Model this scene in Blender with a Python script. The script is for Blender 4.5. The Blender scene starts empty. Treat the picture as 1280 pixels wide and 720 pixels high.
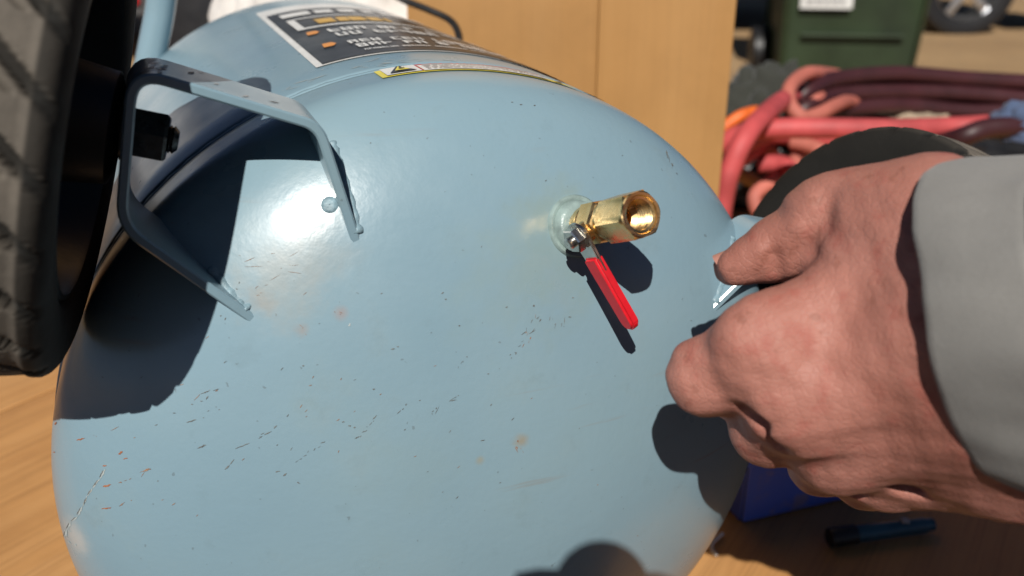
import bpy, bmesh, math, random
import numpy as np
from mathutils import Vector, Matrix, noise

random.seed(4)
rng = np.random.default_rng(4)
scene = bpy.context.scene
COL = scene.collection

# ------------------------------------------------------------------ camera
FPX, PITCH, YAW = 1123.288, 0.3947304, -0.3622479     # focal length in 1280-wide pixels, downward pitch, tank yaw
CAM_Z = 0.3034                                        # above the workbench top (z = 0)
cam_data = bpy.data.cameras.new('camera_lens')
cam_data.sensor_width = 36.0
cam_data.lens = FPX / 1280 * 36
cam_data.clip_start = 0.01
cam_data.clip_end = 500
cam_data.dof.use_dof = True
cam_data.dof.focus_distance = 0.262
cam_data.dof.aperture_fstop = 12.0
cam = bpy.data.objects.new('view_camera', cam_data)
cam.location = (0, 0, CAM_Z)
cam.rotation_euler = (math.pi / 2 - PITCH, 0, 0)
COL.objects.link(cam)
scene.camera = cam

# ------------------------------------------------------------------ sky, sun, exposure
SUN = Vector((-0.102, -0.737, 0.668)).normalized()    # towards the sun
world = bpy.data.worlds.new('World')
scene.world = world
world.use_nodes = True
wn = world.node_tree
wn.nodes.clear()
wo = wn.nodes.new('ShaderNodeOutputWorld')
wb = wn.nodes.new('ShaderNodeBackground')
ws = wn.nodes.new('ShaderNodeTexSky')
ws.sky_type = 'NISHITA'
ws.sun_disc = False
ws.altitude = 1500
ws.air_density = 0.5
ws.dust_density = 0.2
ws.ozone_density = 1.5
ws.sun_elevation = math.asin(SUN.z)
ws.sun_rotation = math.atan2(SUN.x, SUN.y)
wb.inputs['Strength'].default_value = 0.05
wn.links.new(ws.outputs[0], wb.inputs[0])
wn.links.new(wb.outputs[0], wo.inputs[0])
sun_d = bpy.data.lights.new('sun', 'SUN')
sun_d.energy = 5.0
sun_d.angle = math.radians(0.53)
sun_d.color = (1.0, 0.955, 0.88)
sun = bpy.data.objects.new('sun', sun_d)
sun.rotation_euler = (-SUN).to_track_quat('-Z', 'Y').to_euler()
sun.location = SUN * 30
COL.objects.link(sun)
vs = scene.view_settings
vs.view_transform = 'Standard'
vs.look = 'None'
vs.exposure = 0.0
vs.gamma = 1.0
vs.use_curve_mapping = False
scene.cycles.caustics_reflective = False

# ------------------------------------------------------------------ frames of reference
CT, ST = math.cos(PITCH), math.sin(PITCH)
def cam2w(c):
    c = np.asarray(c, float)
    x, y, z = c[..., 0], c[..., 1], c[..., 2]
    return np.stack([x, -ST * y + CT * z, -CT * y - ST * z + CAM_Z], -1)
def at(px, py, d):
    """world point seen at a photo pixel at depth d"""
    return Vector(cam2w([(px - 640) / FPX * d, (py - 360) / FPX * d, d]))
def on_z(px, py, z=0.0):
    r = cam2w([(px - 640) / FPX, (py - 360) / FPX, 1.0]); r[2] -= CAM_Z
    t = (z - CAM_Z) / r[2]
    return Vector((r[0] * t, r[1] * t, z))
TANK = Matrix.Translation((-0.02140638, 0.27108312, CAM_Z - 0.16838257)) @ Matrix.Rotation(-YAW, 4, 'Z')
TINV = TANK.inverted()
R = 0.125; B = 0.42 * R; SEAM = 0.0155; LEN = 0.262
EYE = TINV @ Vector((0, 0, CAM_Z))
def ray_l(px, py):
    return ((TINV @ at(px, py, 1.0)) - EYE)
def hit(px, py):
    """point of the dome (tank frame) under a photo pixel"""
    d = ray_l(px, py); s = Vector((1 / R, 1 / B, 1 / R))
    o = Vector(a * b for a, b in zip(EYE, s)); q = Vector(a * b for a, b in zip(d, s))
    A = q.dot(q); b = 2 * o.dot(q); c = o.dot(o) - 1
    t = (-b - math.sqrt(max(b * b - 4 * A * c, 0))) / 2 / A
    return EYE + d * t
def dome_n(l):
    return Vector((l.x / R / R, l.y / B / B, l.z / R / R)).normalized()
def on_y(px, py, y):
    d = ray_l(px, py)
    return EYE + d * ((y - EYE.y) / d.y)

# ------------------------------------------------------------------ object helpers
def tag(o, label=None, cat=None, group=None, kind=None):
    if label: o['label'] = label
    if cat: o['category'] = cat
    if group: o['group'] = group
    if kind: o['kind'] = kind
    return o
def empty(name, mat=None, label=None, cat=None, group=None, parent=None):
    o = bpy.data.objects.new(name, None); COL.objects.link(o)
    o.empty_display_size = 0.02
    if mat is not None: o.matrix_world = mat
    if parent: o.parent = parent
    return tag(o, label, cat, group)
def mesh_obj(name, verts, faces, mat=None, parent=None, smooth=False):
    me = bpy.data.meshes.new(name)
    me.from_pydata([tuple(v) for v in verts], [], [tuple(f) for f in faces])
    return me_obj(name, me, mat, parent, smooth)
def me_obj(name, me, mat=None, parent=None, smooth=False):
    if smooth: me.polygons.foreach_set('use_smooth', [True] * len(me.polygons))
    if mat: me.materials.append(mat)
    me.update()
    o = bpy.data.objects.new(name, me); COL.objects.link(o)
    if parent: o.parent = parent
    return o
class MB:
    """collects shapes for ONE mesh"""
    def __init__(s): s.v = []; s.f = []
    def add(s, v, f):
        n = len(s.v); s.v += [tuple(p) for p in v]; s.f += [tuple(i + n for i in q) for q in f]; return s
    def box(s, c, size, M=None, bev=0.0):
        bm = bmesh.new(); bmesh.ops.create_cube(bm, size=1.0)
        for v in bm.verts: v.co = Vector((v.co.x * size[0], v.co.y * size[1], v.co.z * size[2]))
        if bev: bmesh.ops.bevel(bm, geom=list(bm.edges), offset=bev, segments=2, profile=0.6, affect='EDGES')
        for v in bm.verts: v.co = ((M @ v.co) if M else v.co) + Vector(c)
        return s._bm(bm)
    def _bm(s, bm):
        bm.verts.index_update()
        s.add([v.co.copy() for v in bm.verts], [[v.index for v in f.verts] for f in bm.faces]); bm.free(); return s
    def tube(s, pts, r, n=10, caps=True, rough=0.0):
        pts = [Vector(p) for p in pts]; k = len(pts)
        rs = r if isinstance(r, (list, tuple)) else [r] * k
        V = []; up = None
        for i, p in enumerate(pts):
            t = (pts[min(i + 1, k - 1)] - pts[max(i - 1, 0)]).normalized()
            if up is None:
                up = Vector((0, 0, 1)) if abs(t.z) < .9 else Vector((1, 0, 0))
            side = t.cross(up).normalized(); up = side.cross(t).normalized()
            for j in range(n):
                a = 2 * math.pi * j / n
                q = rs[i] * (1 + (rough * random.uniform(-1, 1) if rough else 0))
                V.append(p + (side * math.cos(a) + up * math.sin(a)) * q)
        F = [(i * n + j, i * n + (j + 1) % n, (i + 1) * n + (j + 1) % n, (i + 1) * n + j) for i in range(k - 1) for j in range(n)]
        if caps: F += [tuple(range(n))[::-1], tuple((k - 1) * n + j for j in range(n))]
        return s.add(V, F)
    def lathe(s, prof, origin, axis, n=48, closed=False):
        """prof: (radius, distance along axis)"""
        ax = Vector(axis).normalized(); o = Vector(origin)
        u = ax.orthogonal().normalized() if abs(ax.z) > .98 else ax.cross(Vector((0, 0, 1))).normalized()
        w = ax.cross(u); V = []
        for (r, h) in prof:
            for j in range(n):
                a = 2 * math.pi * j / n
                V.append(o + ax * h + (u * math.cos(a) + w * math.sin(a)) * max(r, 1e-6))
        k = len(prof); m = k if closed else k - 1
        F = [(i * n + j, i * n + (j + 1) % n, ((i + 1) % k) * n + (j + 1) % n, ((i + 1) % k) * n + j) for i in range(m) for j in range(n)]
        return s.add(V, F)
    def build(s, name, mat, parent=None, smooth=False, angle=None):
        o = mesh_obj(name, s.v, s.f, mat, parent, smooth)
        bm = bmesh.new(); bm.from_mesh(o.data)
        bmesh.ops.recalc_face_normals(bm, faces=bm.faces)
        if angle is not None:
            for f in bm.faces: f.smooth = True
            for e in bm.edges:
                if len(e.link_faces) == 2 and e.calc_face_angle(0) > math.radians(angle): e.smooth = False
        bm.to_mesh(o.data); bm.free()
        return o
def spline(pts, n=12, closed=False):
    P = [Vector(p) for p in pts]; out = []; k = len(P)
    for i in range(k if closed else k - 1):
        p0 = P[(i - 1) % k] if closed or i else P[0] * 2 - P[1]
        p1 = P[i]; p2 = P[(i + 1) % k]
        p3 = P[(i + 2) % k] if closed or i + 2 < k else P[-1] * 2 - P[-2]
        for j in range(n):
            t = j / n
            out.append(0.5 * ((2 * p1) + (p2 - p0) * t + (2 * p0 - 5 * p1 + 4 * p2 - p3) * t * t + (3 * p1 - p0 - 3 * p2 + p3) * t ** 3))
    out.append(P[0].copy() if closed else P[-1].copy())
    return out

# ------------------------------------------------------------------ materials
class NT:
    def __init__(s, name):
        s.m = bpy.data.materials.new(name); s.m.use_nodes = True; s.t = s.m.node_tree
        s.b = s.t.nodes['Principled BSDF']; s.out = s.t.nodes['Material Output']
        s._co = None
    def n(s, typ, **kw):
        o = s.t.nodes.new(typ)
        for k, v in kw.items(): setattr(o, k, v)
        return o
    def l(s, a, b): s.t.links.new(a, b)
    @property
    def co(s):
        if s._co is None: s._co = s.n('ShaderNodeTexCoord').outputs['Object']
        return s._co
    def map(s, scale=(1, 1, 1), rot=(0, 0, 0), loc=(0, 0, 0), vec=None):
        m = s.n('ShaderNodeMapping'); s.l(vec or s.co, m.inputs[0])
        m.inputs['Scale'].default_value = scale; m.inputs['Rotation'].default_value = rot; m.inputs['Location'].default_value = loc
        return m.outputs[0]
    def noise(s, scale, detail=3, rough=.55, vec=None, dist=0.0):
        o = s.n('ShaderNodeTexNoise'); s.l(vec or s.co, o.inputs['Vector'])
        o.inputs['Scale'].default_value = scale; o.inputs['Detail'].default_value = detail
        o.inputs['Roughness'].default_value = rough; o.inputs['Distortion'].default_value = dist
        return o.outputs['Fac']
    def ramp(s, fac, stops):
        o = s.n('ShaderNodeValToRGB'); s.l(fac, o.inputs[0]); e = o.color_ramp.elements
        while len(e) < len(stops): e.new(0.5)
        for q, (p, c) in zip(e, stops):
            q.position = p; q.color = c if len(c) == 4 else (*c, 1)
        return o.outputs[0]
    def step(s, fac, a, b, lo=0.0, hi=1.0):
        o = s.n('ShaderNodeMapRange', interpolation_type='SMOOTHSTEP'); s.l(fac, o.inputs[0])
        for i, v in enumerate((a, b, lo, hi)): o.inputs[i + 1].default_value = v
        return o.outputs[0]
    def mix(s, fac, a, b, mode='MIX'):
        o = s.n('ShaderNodeMix', data_type='RGBA', blend_type=mode)
        for sock, v in ((o.inputs[0], fac), (o.inputs[6], a), (o.inputs[7], b)):
            if hasattr(v, 'is_linked'): s.l(v, sock)
            else: sock.default_value = v if not isinstance(v, tuple) else ((*v, 1) if len(v) == 3 else v)
        return o.outputs[2]
    def math(s, op, a, b=0.0):
        o = s.n('ShaderNodeMath', operation=op)
        for sock, v in zip(o.inputs, (a, b)):
            if hasattr(v, 'is_linked'): s.l(v, sock)
            else: sock.default_value = v
        return o.outputs[0]
    def bump(s, h, strength=.3, dist=.001, normal=None):
        o = s.n('ShaderNodeBump'); s.l(h, o.inputs['Height'])
        o.inputs['Strength'].default_value = strength; o.inputs['Distance'].default_value = dist
        if normal: s.l(normal, o.inputs['Normal'])
        s.l(o.outputs[0], s.b.inputs['Normal']); return o.outputs[0]
    def set(s, **kw):
        for k, v in kw.items():
            sock = s.b.inputs[k.replace('_', ' ')]
            if hasattr(v, 'is_linked'): s.l(v, sock)
            else: sock.default_value = ((*v, 1) if isinstance(v, tuple) and len(v) == 3 and sock.type == 'RGBA' else v)
        return s
def simple(name, col, rough=.5, metal=0.0, var=.25, scale=60, bump=0.0, bscale=300, **kw):
    t = NT(name)
    c2 = tuple(min(1, v * (1 + var)) for v in col); c1 = tuple(v * (1 - var) for v in col)
    t.set(Base_Color=t.ramp(t.noise(scale, 4), [(.3, c1), (.7, c2)]), Metallic=metal,
          Roughness=t.step(t.noise(scale * .6, 3), .2, .8, max(.02, rough - .08), rough + .08), **kw)
    if bump: t.bump(t.noise(bscale, 4), bump, .001)
    return t.m

def tank_paint(name, marks=False):
    t = NT(name)
    base = t.mix(t.step(t.noise(9, 3), .3, .7), (.200, .308, .372), (.230, .340, .398))
    col = t.mix(t.math('MULTIPLY', t.step(t.noise(38, 5, .65), .55, .8), .35), base, (.26, .33, .34))
    col = t.mix(t.math('MULTIPLY', t.step(t.noise(17, 6, .7), .46, .70), .30), col, (.225, .325, .355))
    col = t.mix(t.math('MULTIPLY', t.step(t.noise(75, 6, .7), .56, .74), .22), col, (.15, .22, .25))
    # fine dark specks and rust freckles
    speck = t.step(t.noise(420, 2, .5), .735, .76)
    col = t.mix(t.math('MULTIPLY', speck, .35), col, (.07, .06, .05))
    rough = t.step(t.noise(50, 4), .3, .75, .27, .40)
    if marks:
        sv = t.map((16, 16, 300), (0, math.radians(-38), 0))
        st_ = t.math('MULTIPLY', t.step(t.noise(1, 4, .6, sv), .60, .72), t.step(t.noise(16, 3), .50, .66))
        col = t.mix(t.math('MULTIPLY', st_, .5), col, (.24, .20, .165))
        # soft stains of their own place on the dome: (pixel, radius m, colour, amount)
        geo = t.co
        wob = t.noise(120, 4, .6)
        for (px, py, rad, c, amt) in ((692, 258, .014, (.245, .29, .215), .35), (700, 320, .026, (.225, .30, .28), .40), (640, 350, .026, (.225, .31, .31), .35),
                                      (345, 345, .017, (.33, .32, .28), .42), (395, 315, .014, (.31, .32, .30), .35), (322, 375, .006, (.32, .26, .20), .4),
                                      (651, 551, .0035, (.30, .24, .15), .75), (600, 575, .002, (.30, .27, .18), .6),
                                      (425, 392, .0028, (.32, .22, .19), .5), (378, 413, .0026, (.30, .24, .2), .5),
                                      (95, 672, .008, (.42, .43, .42), .7), (530, 590, .02, (.22, .32, .36), .5)):
            p = hit(px, py)
            d = t.n('ShaderNodeVectorMath', operation='DISTANCE'); t.l(geo, d.inputs[0]); d.inputs[1].default_value = p
            dd = t.math('ADD', d.outputs['Value'], t.math('MULTIPLY', t.math('SUBTRACT', wob, .5), rad * 1.5))
            col = t.mix(t.math('MULTIPLY', t.step(dd, 0, rad, 1, 0), amt), col, c)
    bump_h = t.math('ADD', t.math('MULTIPLY', t.noise(420, 2), .55), t.math('ADD', t.math('MULTIPLY', t.noise(60, 3), 1.2), t.math('MULTIPLY', t.noise(16, 2), 3.0)))
    t.bump(bump_h, .18, .0006)
    t.set(Base_Color=col, Roughness=rough, Coat_Weight=.35, Coat_Roughness=.16)
    t.b.inputs['Specular IOR Level'].default_value = .5
    return t.m
M_PAINT = tank_paint('tank_blue_paint')
M_DOME = tank_paint('tank_blue_paint_worn', True)
M_WELD = simple('painted_weld', (.20, .30, .35), .45, var=.35, scale=250, bump=.5, bscale=500)
M_BUNG = simple('painted_bung', (.255, .335, .32), .35, var=.3, scale=200, bump=.3, bscale=500)
def brass_m():
    t = NT('brass')
    s = t.noise(1, 3, .6, t.map((80, 900, 900)))
    t.set(Base_Color=t.ramp(t.noise(180, 4), [(.3, (.72, .47, .19)), (.75, (.88, .63, .31))]), Metallic=1.0, Roughness=t.step(s, .3, .7, .24, .38))
    t.bump(s, .05, .0002); return t.m
M_BRASS = brass_m()
M_CHROME = simple('steel_lever', (.62, .60, .56), .25, 1.0, .2, 300)
M_RED = simple('red_vinyl', (.62, .012, .022), .38, 0, .12, 120, .12, 500)
M_NUT = simple('black_oxide_steel', (.032, .032, .034), .22, .5, .4, 250, .3, 600)
def rubber(name, dusty):
    t = NT(name)
    g = t.noise(90, 5, .65); g2 = t.noise(600, 3)
    geo = t.n('ShaderNodeAttribute', attribute_name='raised').outputs['Fac']
    dust = t.math('MULTIPLY', t.step(g, .2, .8, .55, 1.0), geo)
    c = t.mix(t.math('MULTIPLY', dust, dusty), (.009, .009, .0085), (.150, .130, .108))
    c = t.mix(t.math('MULTIPLY', t.step(g2, .6, .75), .12), c, (.05, .045, .04))
    t.set(Base_Color=c, Roughness=t.step(g, .3, .7, .75, .92)); t.b.inputs['Specular IOR Level'].default_value = .2; t.bump(g2, .2, .0006); return t.m
M_TYRE = rubber('tyre_rubber', .95)
M_RIM = simple('black_wheel_rim', (.006, .0065, .007), .42, 0, .4, 90, .1, 300)
M_STICK = simple('sticker_black', (.028, .031, .034), .32, 0, .2, 40)
M_WHITE = simple('print_white', (.72, .72, .70), .35, 0, .08, 90)
M_ORANGE = simple('print_orange', (.75, .30, .06), .35, 0, .08, 90)
M_GOLD = simple('print_gold', (.62, .36, .05), .35, 0, .15, 200)
M_YELLOW = simple('print_yellow', (.72, .62, .10), .35, 0, .1, 90)
M_REDP = simple('print_red', (.50, .035, .05), .35, 0, .1, 90)
M_GREY = simple('print_grey', (.32, .31, .31), .4, 0, .2, 300)

def wood(name, c1, c2, c3, rot=0.0, grain=1.0, rough=.5, along='X', fine=.45):
    t = NT(name)
    inf = t.n('ShaderNodeObjectInfo').outputs['Random']
    off = t.n('ShaderNodeVectorMath', operation='ADD'); t.l(t.co, off.inputs[0])
    cx = t.n('ShaderNodeCombineXYZ'); t.l(t.math('MULTIPLY', inf, 3.0), cx.inputs[0]); t.l(t.math('MULTIPLY', inf, 1.7), cx.inputs[1]); t.l(t.math('MULTIPLY', inf, 2.3), cx.inputs[2])
    t.l(cx.outputs[0], off.inputs[1])
    sc = {'X': (1.6, 22, 22), 'Z': (22, 22, 1.6)}[along]; fs = {'X': (8, 380, 380), 'Z': (380, 380, 8)}[along]
    v = t.map(sc, vec=off.outputs[0])
    a = t.noise(1.0 * grain, 5, .6, v, .7); f = t.noise(1.0, 4, .6, t.map(fs, vec=off.outputs[0]))
    col = t.ramp(a, [(.25, c1), (.5, c2), (.75, c3)])
    col = t.mix(t.math('MULTIPLY', t.step(f, .45, .7), fine), col, tuple(v * .55 for v in c1))
    col = t.mix(t.math('MULTIPLY', t.step(t.noise(9, 5, .65, off.outputs[0]), .42, .75), .42), col, tuple(v * .7 for v in c1))
    t.set(Base_Color=col, Roughness=t.step(a, .2, .8, rough - .1, rough + .15)); t.bump(t.math('ADD', a, f), .25, .0006); return t.m
M_BENCH = wood('bench_wood', (.42, .20, .068), (.52, .265, .095), (.60, .325, .13), fine=.38)
M_BOARD = wood('board_wood', (.40, .205, .068), (.43, .226, .076), (.47, .256, .090), along='Z', grain=.5, fine=.10)

def skin_m():
    t = NT('skin')
    a = t.noise(34, 5, .6); b = t.noise(150, 4, .6); c = t.noise(620, 3, .6)
    col = t.ramp(a, [(.25, (.325, .125, .092)), (.5, (.38, .158, .120)), (.75, (.45, .20, .156))])
    col = t.mix(t.math('MULTIPLY', t.step(b, .52, .72), .55), col, (.335, .088, .066))
    col = t.mix(t.math('MULTIPLY', t.step(t.noise(240, 3, .5), .62, .70), .4), col, (.21, .075, .048))
    col = t.mix(t.math('MULTIPLY', t.step(c, .6, .8), .25), col, (.42, .21, .165))
    vor = t.n('ShaderNodeTexVoronoi', feature='DISTANCE_TO_EDGE'); t.l(t.map((1, 1, 1), vec=t.co), vor.inputs['Vector']); vor.inputs['Scale'].default_value = 520
    h = t.math('ADD', t.math('MULTIPLY', t.step(vor.outputs['Distance'], 0, .12), .30), t.math('ADD', t.math('MULTIPLY', b, .5), t.math('MULTIPLY', c, .45)))
    h = t.math('ADD', h, t.math('MULTIPLY', t.noise(330, 4, .65, None, 1.2), .7))
    t.bump(h, .36, .0007)
    t.set(Base_Color=col, Roughness=t.step(b, .3, .7, .56, .70), Subsurface_Weight=.12, Subsurface_Radius=(.9, .35, .2))
    t.b.inputs['Subsurface Scale'].default_value = .003
    return t.m
M_SKIN = skin_m()
M_NAIL = simple('finger_nail', (.42, .20, .155), .3, 0, .1, 120)
def cloth_m(name, col, weave=1500, amp=.25):
    t = NT(name)
    w1 = t.n('ShaderNodeTexWave', wave_type='BANDS', bands_direction='X'); t.l(t.map((1, 1, 1), (0, .4, .3)), w1.inputs['Vector']); w1.inputs['Scale'].default_value = weave / 6; w1.inputs['Distortion'].default_value = 1.5
    n = t.noise(weave * .7, 3)
    g = t.noise(26, 5, .6)
    c = t.mix(t.step(g, .3, .7), tuple(v * .86 for v in col), tuple(v * 1.07 for v in col))
    c = t.mix(t.math('MULTIPLY', t.step(n, .4, .7), .25), c, tuple(v * .7 for v in col))
    t.set(Base_Color=c, Roughness=.92, Sheen_Weight=.15); t.bump(t.math('ADD', n, t.math('MULTIPLY', w1.outputs['Fac'], .06)), amp, .0006); return t.m
M_SWEAT = cloth_m('grey_sweatshirt', (.228, .222, .210), 2600, .3)
M_JEANS = cloth_m('dark_trousers', (.06, .07, .10))
M_HAIR = simple('hair', (.10, .07, .05), .6)
M_HOSE = simple('red_hose_rubber', (.47, .07, .072), .62, 0, .28, 25, .1, 300)
M_HOSE2 = simple('salmon_hose_rubber', (.46, .135, .10), .68, 0, .22, 25, .1, 300)
M_CORD = simple('orange_cord', (.75, .14, .02), .5)
M_BLACK = simple('black_plastic', (.010, .010, .011), .45, 0, .3, 80, .1, 300)
M_BLUEC = cloth_m('blue_cloth', (.075, .11, .20), 700)
M_RAG = cloth_m('grey_green_rag', (.030, .032, .026), 500)
M_BAG = cloth_m('white_bag_film', (.72, .70, .67), 300, .1)
M_TAN = simple('bare_stick', (.42, .26, .13), .7)
def tub_m():
    t = NT('blue_tub_plastic')
    g = t.noise(45, 5, .65)
    t.set(Base_Color=t.mix(t.math('MULTIPLY', t.step(g, .52, .68), .6), (.10, .16, .60), (.36, .25, .21)), Roughness=.4); t.bump(t.noise(200, 3), .1, .001); return t.m
M_TUB = tub_m()
M_PEN = simple('teal_pen', (.02, .07, .10), .35)
M_BIN = simple('green_bin_plastic', (.018, .032, .012), .55, 0, .3, 6, .15, 120)
M_CARD = simple('dark_car_paint', (.012, .013, .015), .25, 0, .2, 3)
M_CARW = simple('white_car_paint', (.62, .62, .60), .3, 0, .08, 3)
M_TRIM = simple('grey_bumper', (.06, .06, .062), .6, 0, .25, 8)
M_GLASS = simple('car_glass', (.02, .025, .03), .08, 0, .1, 3)
M_ALLOY = simple('alloy_wheel', (.55, .56, .58), .3, .9, .15, 10)
M_TAIL = simple('red_reflector', (.5, .01, .015), .25, 0, .1, 10)

# ------------------------------------------------------------------ ground and workbench
GZ = -0.40
def ground_m():
    t = NT('sandy_ground')
    a = t.noise(1.1, 6, .6); b = t.noise(14, 5, .65); c = t.noise(90, 3)
    col = t.ramp(a, [(.3, (.31, .19, .09)), (.6, (.40, .255, .125)), (.8, (.45, .30, .16))])
    col = t.mix(t.math('MULTIPLY', t.step(b, .52, .68), .45), col, (.24, .17, .10))
    t.set(Base_Color=col, Roughness=.95); t.bump(t.math('ADD', b, c), .6, .02); return t.m
def ground():
    n = 90; half = 160.0; V = []; F = []
    u = np.linspace(-1, 1, n); s = np.sign(u) * np.abs(u) ** 3.2 * half
    for y in s:
        for x in s:
            V.append((x, y + 4, GZ + .018 * noise.noise(Vector((x * .9, y * .9, 0))) + .05 * noise.noise(Vector((x * .1, y * .1, 3)))))
    for j in range(n - 1):
        for i in range(n - 1): F.append((j * n + i, j * n + i + 1, (j + 1) * n + i + 1, (j + 1) * n + i))
    tag(mesh_obj('ground', V, F, ground_m(), smooth=True), kind='structure')
ground()
def bounce_blocker():  # unseen dark slab, added to cut bounce light and deepen the shadows
    t = NT('dark_blocker'); a = t.noise(6, 5, .6); b = t.noise(220, 3)
    t.set(Base_Color=t.mix(t.step(b, .4, .7), (.035, .035, .036), (.07, .068, .065)), Roughness=.9); t.bump(t.math('ADD', a, b), .5, .004)
    MBx = MB().box((0, -1.6, GZ + .02), (9, 8.6, .06), None, .01); tag(MBx.build('bounce_blocker', t.m), kind='structure')
bounce_blocker()
def workbench():
    p, q = on_z(0, 515), on_z(70, 485)
    al = math.atan2(q.y - p.y, q.x - p.x)
    t = empty('workbench', Matrix.Translation((p.x, p.y, 0)) @ Matrix.Rotation(al, 4, 'Z'), 'low wooden workbench of broad golden boards under the blue tank', 'workbench')
    Mi = t.matrix_world.inverted()
    w = .295; gap = .0022
    # the outline of the bench in world x/y, boards laid along local X and cut to it
    x0, x1, y0, y1 = -.75, 1.0, .17, 1.12
    for k in range(-6, 8):
        bm = bmesh.new(); bmesh.ops.create_cube(bm, size=1.0)
        for v in bm.verts: v.co = Vector((v.co.x * 4, (k + .5) * w + v.co.y * (w - gap), -.0125 + v.co.z * .025))
        bmesh.ops.transform(bm, matrix=t.matrix_world, verts=bm.verts)
        for co, no in (((x0, 0, 0), (-1, 0, 0)), ((x1, 0, 0), (1, 0, 0)), ((0, y0, 0), (0, -1, 0)), ((0, y1, 0), (0, 1, 0))):
            g = bmesh.ops.bisect_plane(bm, geom=list(bm.verts) + list(bm.edges) + list(bm.faces), plane_co=co, plane_no=no, clear_outer=True)
            ed = [e for e in g['geom_cut'] if isinstance(e, bmesh.types.BMEdge)]
            if ed: bmesh.ops.holes_fill(bm, edges=ed)
        if len(bm.faces) < 5: bm.free(); continue
        bmesh.ops.transform(bm, matrix=Mi, verts=bm.verts)
        bmesh.ops.bevel(bm, geom=list(bm.edges), offset=.001, segments=1, affect='EDGES')
        MB()._bm(bm).build('board', M_BENCH, t)
    for x in (x0 + .08, x1 - .08):
        for y in (y0 + .08, y1 - .08):
            c = Mi @ Vector((x, y, (GZ - .03 - .027) / 2))
            MB().box(c, (.07, .07, abs(GZ - .03 + .027)), Matrix.Rotation(-al, 3, 'Z'), .004).build('leg', M_BENCH, t)
workbench()
def crate():
    d = .60
    L, Rr = at(512, 0, d).x, at(912, 0, d).x; mid = at(746, 100, d).x; y = at(746, 100, d).y
    t = empty('wooden_crate', Matrix.Translation(((L + Rr) / 2, y, 0)), 'tall orange-brown wooden crate of upright boards behind the tank', 'crate')
    cx = (L + Rr) / 2; H = .62; th = .018
    def bd(x0, x1, y0, y1, z0=.001, z1=H, dx=0):
        MB().box(((x0 + x1) / 2 - cx, (y0 + y1) / 2, (z0 + z1) / 2), (x1 - x0, y1 - y0, z1 - z0), None, .0010).build('board', M_BOARD, t)
    bd(L, mid - .0001, .0016, th); bd(mid + .0001, Rr, 0, th)
    D = .22
    for x0, x1 in ((L + .001, L + th), (Rr - th, Rr - .001)):
        bd(x0, x1, th + .001, th + D / 2); bd(x0, x1, th + D / 2 + .002, th + D)
    bd(L, Rr, th + D + .001, th * 2 + D)
    bd(L + .002, Rr - .002, .003, th * 2 + D - .003, H + .001, H + th)
crate()

# ------------------------------------------------------------------ air tank
tank = empty('air_tank', TANK, 'light blue portable air tank lying on the workbench with domed end towards us', 'air tank')
def shell():
    prof = []
    for i in range(0, 90):
        a = math.pi / 2 * i / 90
        prof.append((R * math.sin(a), -B * math.cos(a)))
    prof += [(R, 0), (R, .005), (R, .010), (R, SEAM - .0022)]
    prof += [(R - .0006, SEAM - .0014), (R - .0012, SEAM - .0004)]
    MB().lathe(prof, (0, 0, 0), (0, 1, 0), 256).build('dome', M_DOME, tank, smooth=True)
    R2 = R + .0006
    prof = [(R2 - .002, SEAM), (R2 - .0004, SEAM + .0006), (R2, SEAM + .0018)] + [(R2, SEAM + .0018 + (LEN - SEAM - .004) * k / 12) for k in range(1, 13)]
    for i in range(1, 31):
        a = math.pi / 2 * (1 - i / 30)
        prof.append((R * math.sin(a), LEN + B * math.cos(a)))
    MB().lathe(prof, (0, 0, 0), (0, 1, 0), 192).build('shell', M_PAINT, tank, smooth=True)
    # weld bead running round the seam
    mb = MB(); n = 420; m = 6; V = []
    for i in range(n):
        a = 2 * math.pi * i / n
        rr = .0011 * (1 + .10 * math.sin(i * 1.5) + .08 * random.uniform(-1, 1))
        for j in range(m):
            b = 2 * math.pi * j / m
            r = R - .0006 + rr * math.sin(b) * .75; y = SEAM - .0003 + rr * 1.3 * math.cos(b)
            V.append((r * math.sin(a), y, r * math.cos(a)))
    mb.add(V, [(i * m + j, i * m + (j + 1) % m, ((i + 1) % n) * m + (j + 1) % m, ((i + 1) % n) * m + j) for i in range(n) for j in range(m)])
    mb.build('weld_seam', M_PAINT, tank, smooth=True)
shell()

def cyl_pt(s, y, lift):
    """s: degrees from the top, y: along the axis"""
    a = math.radians(s); r = R + .0006 + lift
    return Vector((r * math.sin(a), y, r * math.cos(a)))
def patch(mb, s0, s1, y0, y1, lift, skew=0.0, ns=None):
    ns = ns or max(1, int(abs(s1 - s0) / 1.2)); V = []; F = []
    for i in range(ns + 1):
        s = s0 + (s1 - s0) * i / ns
        V += [cyl_pt(s, y0, lift), cyl_pt(s + skew, y1, lift)]
    for i in range(ns): F.append((2 * i, 2 * i + 2, 2 * i + 3, 2 * i + 1))
    mb.add(V, F)
def glyphs(mb, s0, s1, y0, y1, lift, seed, word=(2, 6)):
    """rows of small print too blurred in the photo to read"""
    r = random.Random(seed); s = s0; h = y1 - y0; k = r.randint(*word)
    w = h / R * 57.3 * .55
    while s + w < s1:
        if k == 0:
            s += w * .8; k = r.randint(*word); continue
        k -= 1; st = w * .24
        if r.random() < .9: patch(mb, s, s + st, y0, y1, lift)
        if r.random() < .75: patch(mb, s + w * .55, s + w * .55 + st, y0, y1, lift)
        for f in (0, .42, .8):
            if r.random() < .68: patch(mb, s, s + w * .78, y0 + h * f, y0 + h * (f + .2), lift)
        s += w
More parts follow.
